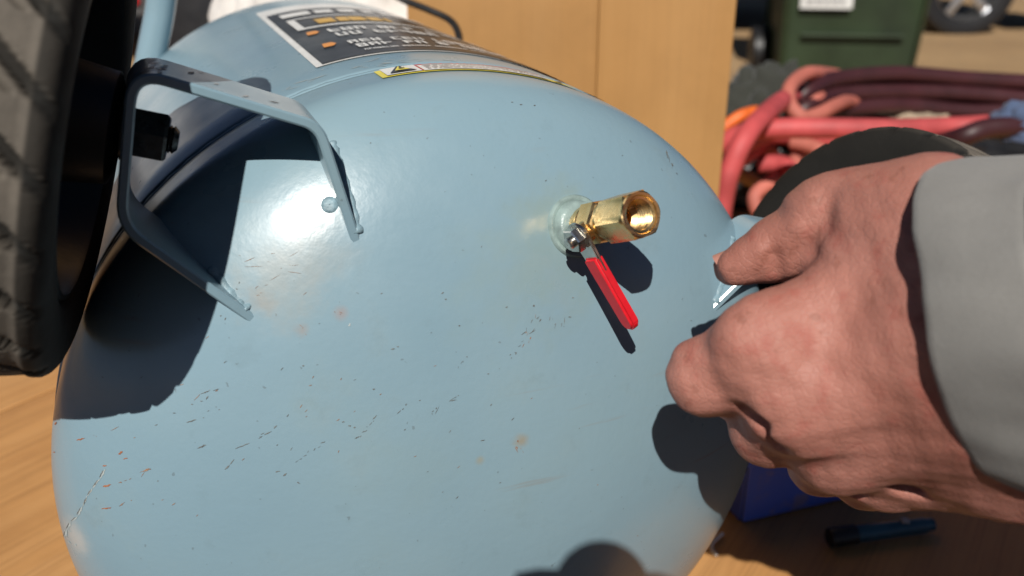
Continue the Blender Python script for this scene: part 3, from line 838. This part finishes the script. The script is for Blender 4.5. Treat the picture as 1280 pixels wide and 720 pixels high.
def hand():
    """the left hand, in the camera's axes: photo pixel + depth"""
    Q = lambda x, y, z: np.array([(x - 640) / FPX * z, (y - 360) / FPX * z, z])
    s = SDF((.035, -.045, .140), (.160, .078, .280), .00085)
    W = [Q(1195, 322, .192), Q(1215, 405, .184), Q(1240, 485, .186), Q(1266, 556, .197)]
    K = [Q(968, 440, .208), Q(1000, 500, .207), Q(1050, 556, .214), Q(1108, 582, .224)]
    wr = [.0150, .0165, .0160, .0142]; kr = [.0114, .0118, .0110, .0108]
    D = None
    for q in range(37):
        i = min(q // 12, 2); u = q / 12 - i
        d = s.cap(W[i] * (1 - u) + W[i + 1] * u, K[i] * (1 - u) + K[i + 1] * u, wr[i] * (1 - u) + wr[i + 1] * u, (kr[i] * (1 - u) + kr[i + 1] * u) * (1 - .10 * math.sin(math.pi * u) ** 2))
        D = d if D is None else np.minimum(D, d)
    s.add(D, .001); del D
    # forearm stump inside the sleeve
    AX = np.array([.62, -.02, -.78]); AX = AX / np.linalg.norm(AX)
    for w, r in zip(W, wr): s.add(s.cap(w, w + AX * .045, r, r), .010)
    # thumb: metacarpal, two phalanges, wider in depth than across
    T = [Q(1158, 282, .1975), Q(1043, 279, .2130), Q(972, 312, .2200), Q(918, 334, .2245)]
    tr = [.0140, .0104, .0063, .0047]
    for i in range(3):
        off = np.array([0, 0, .0045])
        s.add(s.cap(T[i] - off * .3, T[i + 1] - off * .3, tr[i], tr[i + 1]), .010 if i < 1 else .0028)
        s.add(s.cap(T[i] + off, T[i + 1] + off, tr[i], tr[i + 1]), .008 if i < 1 else .0028)
    s.add(s.cap(T[2] + np.array([.0, .0002, .002]), T[2] + np.array([.001, 0, .002]), .0068, .0068), .005)
    # web between thumb and index
    s.add(s.cap(Q(1090, 300, .224), Q(1036, 345, .224), .0085, .0060), .008)
    # fingers folded into a loose fist
    for pts, rr, k in (((K[0], Q(884, 470, .214), Q(925, 486, .237), Q(958, 470, .250)), (.0118, .0089, .0080, .0068), .007),
                       ((K[1], Q(957, 538, .226), Q(990, 515, .250), Q(1015, 490, .256)), (.0112, .0084, .0080, .0068), .003),
                       ((K[2], Q(1026, 578, .239), Q(1050, 560, .256), Q(1065, 505, .262)), (.0108, .0082, .0078, .0066), .004),
                       ((K[3], Q(1084, 600, .242), Q(1100, 580, .258), Q(1110, 540, .262)), (.0100, .0076, .0072, .0062), .004)):
        for i in range(3): s.add(s.cap(pts[i], pts[i + 1], rr[i], rr[i + 1]), k if i == 0 else .004)
    # knuckle, tendons, veins
    s.add(s.ell(Q(950, 424, .1985), (.0085, .0085, .0060)), .010)
    s.add(s.ell(Q(1012, 505, .200), (.0070, .0070, .0050)), .010)
    s.add(s.cap(Q(1165, 360, .1965), Q(985, 428, .1975), .0026, .0022), .008)
    s.add(s.cap(Q(1180, 440, .1915), Q(1030, 500, .1965), .0024, .0020), .008)
    for v in ((Q(1130, 395, .1925), Q(1085, 470, .1940), Q(1040, 470, .1955)), (Q(1170, 520, .1965), Q(1085, 470, .1940)), (Q(1120, 330, .199), Q(1060, 390, .199))):
        for a, b in zip(v, v[1:]): s.add(s.cap(a, b, .0018, .0016), .005)
    # creases: fold at the thumb's root, index finger roots, fist line, wrist wrinkle
    for pts, r, k in (((Q(1032, 252, .2025), Q(1020, 277, .2022), Q(1003, 312, .2068), Q(980, 348, .2110)), .0010, .005),
                      ((Q(930, 512, .2040), Q(955, 524, .2010), Q(975, 560, .204)), .0010, .004),
                      ((Q(1108, 586, .2085), Q(1130, 595, .2065), Q(1150, 601, .2065)), .0007, .006),
                      ((Q(1040, 596, .2120), Q(1075, 612, .2190)), .0012, .004),
                      ((Q(944, 308, .2120), Q(951, 335, .2135), Q(952, 356, .2180)), .0005, .003),
                      ((Q(963, 300, .2110), Q(968, 322, .2135), Q(970, 345, .2165)), .0006, .003),
                      ((Q(1180, 590, .204), Q(1215, 600, .2035), Q(1250, 590, .2035)), .0008, .004),
                      ((Q(1190, 610, .2065), Q(1225, 622, .2085)), .0008, .004),
                      ((Q(905, 418, .206), Q(915, 440, .2035), Q(912, 462, .2035)), .0006, .004)):
        for a, b in zip(pts, pts[1:]): s.sub(s.cap(a, b, r * 1.05, r * 1.05), k)
    # gentle unevenness of skin over bone
    P = s.P
    s.F += (.00030 * np.sin(P[..., 0] * 310 + 3 * np.sin(P[..., 1] * 190)) * np.sin(P[..., 1] * 270 + P[..., 2] * 150) + .00022 * np.sin(P[..., 0] * 800 + P[..., 1] * 500) * np.sin(P[..., 1] * 900 - P[..., 0] * 330 + P[..., 2] * 400)).astype(np.float32)
    V, F = s.mesh()
    # relax the grid steps
    n = len(V); e = np.concatenate([F[:, [0, 1]], F[:, [1, 2]], F[:, [2, 3]], F[:, [3, 0]]]); deg = np.bincount(e.ravel(), minlength=n)
    for it in range(9):
        acc = np.zeros_like(V)
        for k in range(3):
            acc[:, k] = np.bincount(e[:, 0], V[e[:, 1], k], n) + np.bincount(e[:, 1], V[e[:, 0], k], n)
        V = V * .5 + .5 * acc / np.maximum(deg, 1)[:, None]
    return cam2w(V), F, Q, T
SKIN_BODY = None
def person():
    t = empty('person', Matrix.Translation((.20, -.45, GZ)), 'person in a light grey sweatshirt holding a loosely closed left hand before the tank', 'person')
    Mi = np.array(t.matrix_world.inverted())
    loc = lambda V: V @ Mi[:3, :3].T + Mi[:3, 3]
    hv, hf, Q, T = hand()
    # the rest of the body, beside the photographed frame: head, neck, right fist on the camera
    sh_l, sh_r, neck, head = np.array((.40, -.34, .50)), np.array((.06, -.46, .48)), np.array((.25, -.40, .60)), np.array((.28, -.33, .74))
    b = SDF((-.12, -.50, .10), (.50, .10, .92), .010)
    b.add(b.ell(head, (.078, .098, .115)), .02); b.add(b.ell(head + (-.028, .035, -.05), (.055, .065, .065)), .03)
    b.add(b.ell(head + (-.06, .085, -.02), (.014, .016, .022)), .02)
    for q in ((.068, .045, 0), (-.09, -.02, 0)): b.add(b.ell(head + np.array(q), (.012, .022, .032)), .012)
    b.add(b.cap(neck - (0, 0, .08), head - (0, .01, .06), .058, .052), .03)
    fist = np.array((.012, -.045, .245)); elb = np.array((-.02, -.30, .20))
    b.add(b.cap(fist, fist + (.03, -.02, -.01), .026, .028), .02); b.add(b.cap(fist + (.03, -.02, -.01), elb, .027, .04), .02)
    for k in range(4): b.add(b.cap(fist + (-.024 + .016 * k, .012, .006), fist + (-.022 + .016 * k, -.026, .034), .010, .009), .006)
    bv, bf = b.mesh()
    # the left arm inside the sleeve joins the hand to the body
    stump = cam2w(np.array([.1300, .012, .158])); pth = spline([stump, cam2w(np.array([.22, .02, .05])), (.34, -.05, .30), sh_l, neck], 6)
    tb = MB().tube(pth, .024, 10, False); tv = np.array([tuple(v) for v in tb.v]); nv = len(hv) + len(bv)
    ih = int(np.argmin(((hv - stump) ** 2).sum(1))); ib = len(hv) + int(np.argmin(((bv - neck) ** 2).sum(1)))
    tris = [(ih, nv + (j + 1) % 10, nv + j) for j in range(10)] + [(ib, nv + len(tv) - 10 + j, nv + len(tv) - 10 + (j + 1) % 10) for j in range(10)]
    V = np.concatenate([loc(hv), loc(bv), loc(tv)]); F = hf.tolist() + (bf + len(hv)).tolist() + [tuple(i + nv for i in q) for q in tb.f] + tris
    me = bpy.data.meshes.new('body'); me.from_pydata(V.tolist(), [], F)
    me_obj('body', me, M_SKIN, t, True)
    # thumb nail
    n0, n1 = T[3], T[2]
    ax = (n0 - n1) / np.linalg.norm(n0 - n1); upn = np.array([-.15, -.80, -.55]); upn -= ax * (upn @ ax); upn /= np.linalg.norm(upn); sd = np.cross(ax, upn)
    V = []; F = []
    for i in range(7):
        for j in range(9):
            u = i / 6; v = j / 8 * 2 - 1
            wd = .0052 * (1 - .25 * u ** 3) * (1 if u > .1 else .85)
            V.append(n0 + ax * (-.0062 + .0094 * u * (1 - .12 * v * v)) + sd * (wd * .9 * v + .0006) + upn * (.0048 - .0030 * v * v - .0008 * (1 - u)) + np.array([0, 0, .0018]))
    for i in range(6):
        for j in range(8): F.append((i * 9 + j, i * 9 + j + 1, i * 9 + j + 10, i * 9 + j + 9))
    nail = mesh_obj('thumb_nail', loc(cam2w(np.array(V))), F, M_NAIL, t, True)
    # sleeve of the visible arm: cuff with a hem, an inner wall and folds
    AX = np.array([.62, .06, -.78]); AX /= np.linalg.norm(AX)
    C0 = np.array([.1076, .0086, .1930]); U = np.array([-.72235905, -.51079142, -.46614324]); Wv = np.array([-.33428253, .84802462, -.41122917])
    nth, V, F = 160, [], []
    rows = [(.030, -.0045), (.004, -.0014), (.0006, -.0008), (0, -.0001), (.0004, .0005), (.002, .0009), (.010, .0013), (.0185, .0014), (.0200, .0012), (.0207, .0004), (.0214, .0013), (.0235, .0020)] + [(.026 + .008 * k, .0027 + .0016 * k) for k in range(1, 30)]
    for (d, o) in rows:
        for j in range(nth):
            a = 2 * math.pi * j / nth
            fold = 0 if d < .004 else min(1, (d - .004) / .05) * (.0075 * noise.noise(Vector((math.cos(a) * 1.8 + d * 9, math.sin(a) * 1.8, d * 26))) + .004 * noise.noise(Vector((math.cos(a) * 3.1, math.sin(a) * 3.1 + 4, d * 45))))
            fold += .0010 * noise.noise(Vector((math.cos(a) * 5, math.sin(a) * 5, d * 70))) * (d > 0)
            fold -= .0032 * math.exp(-((d - .017 - .004 * math.sin(a * 2)) / .0055) ** 2) * (.55 + .45 * math.cos(a * 3 + 1.0)) if d > .003 else 0
            lip = .0035 * noise.noise(Vector((math.cos(a) * 1.3 + 5, math.sin(a) * 1.3, 0)))
            ra, rb = .0415 + o + fold, .0340 + o + fold
            V.append(C0 + AX * (d + lip) + U * math.cos(a) * ra + Wv * math.sin(a) * rb)
    for i in range(len(rows) - 1):
        for j in range(nth): F.append((i * nth + j, i * nth + (j + 1) % nth, (i + 1) * nth + (j + 1) % nth, (i + 1) * nth + j))
    mesh_obj('sleeve', loc(cam2w(np.array(V))), F, M_SWEAT, t, True)
    # sweatshirt: torso and upper arms
    elbow = cam2w(C0 + AX * .25)
    s = SDF((-.26, -.85, -.24), (.62, .16, .66), .011)
    hip = np.array((.20, -.58, .02))
    s.add(s.cap((sh_l + sh_r) / 2 + (0, 0, -.03), hip, .125, .16), .05); s.add(s.cap((sh_l + sh_r) / 2 + (-.10, 0, -.10), hip + (-.10, 0, 0), .10, .13), .05); s.add(s.cap((sh_l + sh_r) / 2 + (.10, 0, -.10), hip + (.10, 0, 0), .10, .13), .05); s.add(s.cap(sh_l, sh_r, .075, .075), .05)
    s.add(s.cap(cam2w(C0 + AX * .235), elbow + (.05, -.01, .04), .052, .056), .02); s.add(s.cap(elbow + (.05, -.01, .04), sh_l, .056, .07), .04)
    s.add(s.cap(sh_r, elb, .07, .052), .04); s.add(s.cap(elb, fist + (.06, -.06, -.006), .052, .042), .02)
    sv, sf = s.mesh()
    me = bpy.data.meshes.new('sweatshirt'); me.from_pydata(loc(sv).tolist(), [], sf.tolist()); me_obj('sweatshirt', me, M_SWEAT, t, True)
    # kneeling legs
    s = SDF((-.25, -.98, -.44), (.66, .12, .18), .013)
    for sg, kx in ((-1, .02), (1, .40)):
        hp = hip + (sg * .08, 0, -.02); kn = np.array((kx, -.14, GZ + .09)); an = np.array((kx + .02, -.60, GZ + .07))
        s.add(s.cap(hp, kn, .095, .07), .05); s.add(s.cap(kn, an, .065, .05), .03)
    sv, sf = s.mesh()
    me = bpy.data.meshes.new('trousers'); me.from_pydata(loc(sv).tolist(), [], sf.tolist()); me_obj('trousers', me, M_JEANS, t, True)
    s = SDF(head - .16, head + .17, .009)
    s.add(s.ell(head + (.006, -.012, .014), (.084, .100, .112)), .01); s.sub(s.ell(head + (-.03, .06, -.055), (.085, .10, .10)), .01)
    sv, sf = s.mesh()
    me = bpy.data.meshes.new('hair'); me.from_pydata(loc(sv).tolist(), [], sf.tolist()); me_obj('hair', me, M_HAIR, t, True)
person()
def held_camera():
    """the small camera that takes the picture, held in the right hand, its lens front just behind the view point"""
    t = empty('camera', Matrix.Translation((0, 0, CAM_Z)) @ Matrix.Rotation(-PITCH, 4, 'X'), 'small black camera held in the right hand behind the view', 'camera')
    MB().box((-.004, -.020, -.003), (.060, .022, .043), None, .010).build('body', M_BLACK, t)
    MB().lathe([(.0001, 0), (.0162, 0), (.0162, .016), (.0001, .016)], (-.0035, -.030, .0105), (0, 1, 0), 24).build('viewfinder', M_BLACK, t, angle=40)
    MB().lathe([(.006, .0005), (.010, .0005), (.012, -.0075), (.012, -.0085), (.006, -.0085)], (0, -.004, 0), (0, 1, 0), 24, True).build('lens', M_BLACK, t, angle=40)
held_camera()

# ------------------------------------------------------------------ things on the far end of the bench
def tube_thing(name, strands, r, mat, label, cat, n=14, group=None):
    mb = MB()
    for st in strands: mb.tube(spline([at(*p) for p in st], 10), r, n)
    return tag(mb.build(name, mat, None, smooth=True), label, cat, group)
tube_thing('air_hose', [
    [(897, 300, .76), (904, 250, .75), (913, 212, .74), (934, 168, .74), (964, 136, .79), (990, 119, .89), (1012, 114, .98), (1040, 118, 1.06), (1100, 130, 1.10)],
    [(890, 188, .82), (925, 168, .80), (965, 161, .78), (1030, 160, .77), (1110, 161, .77), (1180, 159, .78), (1222, 157, .78), (1262, 155, .79), (1300, 156, .80), (1380, 160, .84)],
    [(902, 196, .84), (940, 176, .84), (965, 168, .86), (1010, 172, .88), (1100, 176, .9)],
    [(905, 215, .86), (930, 195, .86), (950, 182, .88), (962, 192, .9), (955, 205, .92)],
    [(950, 205, .88), (975, 205, .87), (988, 213, .86), (985, 226, .86), (965, 226, .88)]],
    .0088, M_HOSE, 'thick red air hose with one straight strand across the front of the pile', 'hose', group='air hoses in the pile')
tube_thing('air_hose', [
    [(1080, 104, 1.06), (1045, 94, .98), (1016, 91, .90), (1000, 96, .87), (987, 110, .85), (986, 128, .84), (1002, 146, .835), (1022, 143, .85), (1046, 131, .88), (1062, 127, .93), (1090, 135, 1.0)],
    [(1000, 140, .90), (1012, 128, .90), (1024, 122, .91), (1050, 122, .97), (1080, 130, 1.02)],
    [(990, 178, .86), (1010, 182, .85), (1030, 190, .84), (1060, 205, .84)],
    [(1005, 184, .88), (996, 196, .87), (992, 212, .86), (1000, 226, .86)],
    [(978, 218, .87), (960, 230, .86), (944, 244, .855), (946, 262, .855), (958, 272, .86), (975, 268, .87)]],
    .0068, M_HOSE2, 'faded salmon air hose looped over the top and front of the pile', 'hose', group='air hoses in the pile')
M_HOSE_SHADE = simple('shaded_red_hose', (.045, .012, .015), .5, 0, .3, 25, .1, 300)  # cast shadow on the red hoses, painted in as a dark maroon colour
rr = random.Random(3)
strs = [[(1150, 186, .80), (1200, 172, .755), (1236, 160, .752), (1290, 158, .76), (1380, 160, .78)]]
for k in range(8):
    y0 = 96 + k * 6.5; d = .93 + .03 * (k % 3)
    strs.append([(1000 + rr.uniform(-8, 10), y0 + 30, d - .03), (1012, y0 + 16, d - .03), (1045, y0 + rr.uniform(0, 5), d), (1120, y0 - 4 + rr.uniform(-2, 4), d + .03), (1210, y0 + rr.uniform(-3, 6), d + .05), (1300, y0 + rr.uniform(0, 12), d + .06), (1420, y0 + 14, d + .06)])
tube_thing('air_hose', strs, .0085, M_HOSE_SHADE, 'shadowed red hose in many flat coils at the back of the pile, shade painted as dark maroon', 'hose', group='air hoses in the pile')
tube_thing('extension_cord', [[(896, 168, .92), (912, 154, .92), (930, 143, .92), (950, 140, .93), (968, 150, .95), (960, 175, .96)]], .0062, M_CORD, 'short bright orange cord showing beside the crate edge', 'cord')
tube_thing('wooden_stick', [[(905, 206, .93), (930, 220, .925), (960, 236, .92), (985, 247, .915)]], .0078, M_TAN, 'bare pale stick lying under the red hose loops', 'stick', 8)
def lump(name, centre, size, mat, label, cat, seed, amp=.35, fq=9, sub=5, rz=0.0):
    bm = bmesh.new(); bmesh.ops.create_icosphere(bm, subdivisions=sub, radius=1.0)
    for v in bm.verts:
        p = v.co.copy()
        r = 1 + amp * (abs(noise.noise(p * 1.6 + Vector((seed, 0, 0)))) * 1.2 - .3 + .5 * abs(noise.noise(p * 3.7 + Vector((0, seed, 0)))) + .25 * noise.noise(p * fq + Vector((0, 0, seed))))
        q = p * r; q = Vector((q.x * size[0], q.y * size[1], max(q.z, -.55) * size[2])); q.rotate(Matrix.Rotation(rz, 3, 'Z')); v.co = q + Vector(centre)
    return tag(MB()._bm(bm).build(name, mat, None, smooth=True), label, cat)
p = at(1276, 143, .76); lump('cloth', (p.x, p.y, max(p.z - .01, .03)), (.022, .016, .020), M_BLUEC, 'crumpled blue cloth hung over the right end of the straight red hose', 'cloth', 3)
p = at(1150, 143, .97); lump('paper', (p.x, p.y, p.z - .012), (.04, .03, .015), simple('tan_paper', (.36, .28, .20), .8), 'crumpled pale paper between the shade-dark coils and the blue cloth', 'paper', 8)
p = at(962, 120, 1.02); lump('rag', (p.x, p.y, .06), (.065, .05, .085), M_RAG, 'crumpled grey-green rag between the crate and the hoses', 'rag', 5)
p = at(1010, 215, .98); lump('black_sheet', (p.x + .1, p.y + .03, .035), (.22, .06, .062), M_BLACK, 'black crumpled sheet filling the dark gaps under the hose pile', 'rubber sheet', 12)  # black lump that fills the dark gaps among the hose loops
p = at(425, 8, .74); lump('plastic_bag', (p.x, p.y + .02, .155), (.115, .07, .15), M_BAG, 'crumpled white plastic bag standing behind the tank', 'bag', 7)
def tool_bag():
    c = at(262, 30, .86)
    t = empty('tool_bag', Matrix.Translation((c.x + .03, c.y + .05, .001)), 'black tool bag standing behind the tank beside its blue handle', 'bag')
    MB().box((0, 0, .15), (.15, .14, .30), None, .03).build('bag_body', M_BLACK, t, angle=50)
    MB().tube(spline([(-.05, 0, .29), (-.045, 0, .36), (0, 0, .385), (.045, 0, .36), (.05, 0, .29)], 8), .007, 10).build('carry_strap', M_BLACK, t, smooth=True)
tool_bag()
def blue_tub():
    a = on_z(928, 646, .004); b = on_z(1072, 613, .004)
    ang = math.atan2(b.y - a.y, b.x - a.x)
    t = empty('tub', Matrix.Translation((a.x, a.y, .001)) @ Matrix.Rotation(ang, 4, 'Z'), 'dirty blue plastic tub on the bench in the shade of the hand', 'tub')
    L, D, H, th = .085, .05, .036, .0022
    for nm, c, s in (('wall', (L / 2, 0, H / 2), (L, th, H)), ('wall', (L / 2, D, H / 2), (L, th, H)), ('wall', (th / 2 - .001, D / 2, H / 2), (th, D - th, H)), ('wall', (L - th / 2 + .001, D / 2, H / 2), (th, D - th, H)), ('floor', (L / 2, D / 2, .002), (L - th * 1.2, D - th * 1.2, .003)), ('lid', (L / 2, D / 2, H + .0015), (L + .006, D + .006, .0026))):
        MB().box(c, s, None, .0008).build(nm, M_TUB, t)
blue_tub()
def pen():
    a, b = on_z(1036, 672, .006), on_z(1165, 655, .006)
    d = (b - a); L = d.length
    t = empty('pen', Matrix.Translation(a), 'dark teal marker pen lying on the shaded bench below the wrist', 'pen')
    ax = d.normalized()
    MB().lathe([(.0001, 0), (.0046, .0002), (.0050, .001), (.0050, L * .25), (.0001, L * .25)], (0, 0, 0), ax, 20).build('cap', M_BLACK, t, angle=40)
    MB().lathe([(.0043, L * .25), (.0043, L * .92), (.0036, L * .94), (.0036, L), (.0001, L)], (0, 0, 0), ax, 20).build('barrel', M_PEN, t, angle=40)
    MB().box(ax * L * .72 + Vector((0, 0, .0046)), (.004, .004, .0016), None, .0004).build('clip', M_GREY, t)
pen()
P = [on_z(x, y, .0022) for x, y in ((903, 667), (896, 673), (890, 680), (890, 687), (896, 694))]
tag(MB().tube(spline(P, 8), .0010, 8).build('plastic_tie', M_BAG, None, smooth=True), 'small bent white plastic tie lying by the lower right edge of the tank', 'plastic tie')

# ------------------------------------------------------------------ far things on the ground
def wheelie_bin():
    dd = 3.7
    c = at(1068, 116, dd)
    t = empty('garbage_bin', Matrix.Translation((c.x, c.y + .30, GZ)) @ Matrix.Rotation(math.radians(-8), 4, 'Z'), 'dark green plastic wheelie bin standing on the sandy ground', 'bin')
    H = 1.02; bw, bd, tw, td = .255, .28, .31, .37
    V = []
    for z, w, d in ((.05, bw, bd), (.06, bw + .01, bd + .01), (.9, tw - .01, td - .01), (.93, tw + .012, td + .012), (H - .02, tw + .012, td + .012)):
        for sx, sy in ((-1, -1), (1, -1), (1, 1), (-1, 1)):
            for q in ((.92, 1), (1, .92)) if sx * sy > 0 else ((1, .92), (.92, 1)):
                V.append((sx * w * q[0], sy * d * q[1], z))
    n = 8
    F = [(i * n + j, i * n + (j + 1) % n, (i + 1) * n + (j + 1) % n, (i + 1) * n + j) for i in range(4) for j in range(n)] + [tuple(range(n))]
    MB().add(V, F).build('bin_body', M_BIN, t)
    MB().box((0, -.01, H + .015), (tw * 2 + .06, td * 2 + .06, .05), None, .02).build('lid', M_BIN, t, angle=40)
    for z in (.25, .55): MB().box((.0, -(bd + (td - bd) * (z / .9)) + .002, z), (.40, .02, .012), None, .003).build('rib', M_BIN, t)
    for sx in (-1, 1):
        MB().lathe([(.03, -.03), (.10, -.03), (.11, -.02), (.11, .02), (.10, .03), (.03, .03)], (sx * .30, bd - .03, .11), (1, 0, 0), 28).build('wheel', M_BLACK, t, angle=40)
    MB().tube([(-.27, td + .05, H - .05), (.27, td + .05, H - .05)], .016, 12).build('handle_bar', M_BLACK, t, smooth=True)
    k = .42; y = -(bd + (td - bd) * (k / .9)) - .004
    MB().box((-.12, y, k), (.20, .006, .13), Matrix.Rotation(.08, 3, 'X'), .001).build('label', M_WHITE, t)
    g = MB()
    for r in range(3):
        x = -.20
        while x < -.05:
            w = random.uniform(.012, .035); g.box((x + w / 2, y - .005, k - .035 + r * .032), (w, .002, .012), Matrix.Rotation(.08, 3, 'X')); x += w + .008
    g.build('print', M_GREY, t)
wheelie_bin()
def car(name, M, paint, label, trim, tail=None):
    t = empty(name, M, label, 'car', 'cars parked on the sandy ground')
    L, W = 4.3, 1.74
    side = [(-2.15, .32), (-2.12, .62), (-1.95, .74), (-1.05, .86), (-.35, 1.36), (.95, 1.38), (1.72, .95), (2.08, .90), (2.14, .55), (2.12, .30)]
    arches = []
    bot = [(2.12, .26)]
    for cx in (1.32, -1.30):
        bot += [(cx + .37 * math.cos(a), .30 + .37 * math.sin(a)) for a in np.linspace(-.12, math.pi + .12, 13)]
    bot += [(-2.15, .26)]
    V = []; F = []
    outl = side + bot; n = len(outl)
    bm = bmesh.new()
    for y in (-W / 2, W / 2):
        vs_ = [bm.verts.new((x, y * (1 if z < .9 else .86), z)) for x, z in outl]; V.append(vs_)
    for i in range(n): bm.faces.new((V[0][i], V[0][(i + 1) % n], V[1][(i + 1) % n], V[1][i]))
    bm.faces.new(V[0]); bm.faces.new(V[1][::-1])
    bmesh.ops.recalc_face_normals(bm, faces=bm.faces); bmesh.ops.triangulate(bm, faces=[f for f in bm.faces if len(f.verts) > 4])
    body = MB()._bm(bm).build('body', paint, t, angle=35)
    MB().box((0, -W / 2 - .006, .29), (1.8, .02, .10), None, .008).build('sill', trim, t)
    for sx in (-1, 1): MB().box((sx * 2.10, 0, .38), (.16, W + .03, .24), None, .05).build('bumper', trim, t, angle=40)
    for x0, x1 in ((-.85, -.05), (.0, .95)):
        MB().box(((x0 + x1) / 2, -W / 2 * .885 - .004, 1.12), (x1 - x0, .02, .30), Matrix.Rotation(-.10, 3, 'X'), .008).build('window', M_GLASS, t)
        h = MB().box((x1 - .12, -W / 2 - .012, .80), (.16, .024, .025), None, .006).build('door_handle', trim, t)
    for cx in (1.32, -1.30):
        for sy in (-1, 1):
            w = empty('wheel', None, None, None, None, t); o = (cx, sy * (W / 2 - .10), .30)
            MB().lathe([(.195, -.09), (.25, -.105), (.285, -.10), (.30, -.075), (.30, .075), (.285, .10), (.25, .105), (.195, .09)], o, (0, 1, 0), 40).build('tyre', M_BLACK, w, angle=40)
            r = MB().lathe([(.20, -.085), (.192, -.095), (.185, -.06), (.185, .06), (.192, .095), (.20, .085)], o, (0, 1, 0), 40)
            for k in range(5):
                a = 2 * math.pi * k / 5 + .4
                r.box((cx + .105 * math.cos(a), o[1] + sy * .072, .30 + .105 * math.sin(a)), (.17, .022, .05), Matrix.Rotation(-a, 3, 'Y'), .006)
            r.lathe([(.0001, .09 * sy), (.05, .088 * sy), (.055, .05 * sy)], o, (0, 1, 0), 20)
            r.build('rim', M_ALLOY, w, angle=40)
    for sy in (-1, 1): MB().box((2.155, sy * .62, .74), (.04, .30, .12), None, .015).build('headlight', M_GLASS, t)
    for sy in (-1, 1): MB().box((-2.16, sy * .66, .74), (.05, .26, .14), None, .015).build('tail_light', M_TAIL, t)
    if tail: MB().box(tail, (.05, .02, .05), None, .006).build('reflector', M_TAIL, t)
    return t
w_ = at(1203, -14, 5.5)
car('parked_car', Matrix.Translation((w_.x - 1.32, w_.y + .77, GZ)), M_CARD, 'dark car with a silver alloy wheel parked behind the green bin', M_TRIM)
c_ = at(160, 80, 4.5)
car('parked_car', Matrix.Translation((c_.x - .3, c_.y + .9, GZ)), M_CARW, 'white car with a grey lower edge parked at the far left', M_TRIM, (.38, -.9, .32))
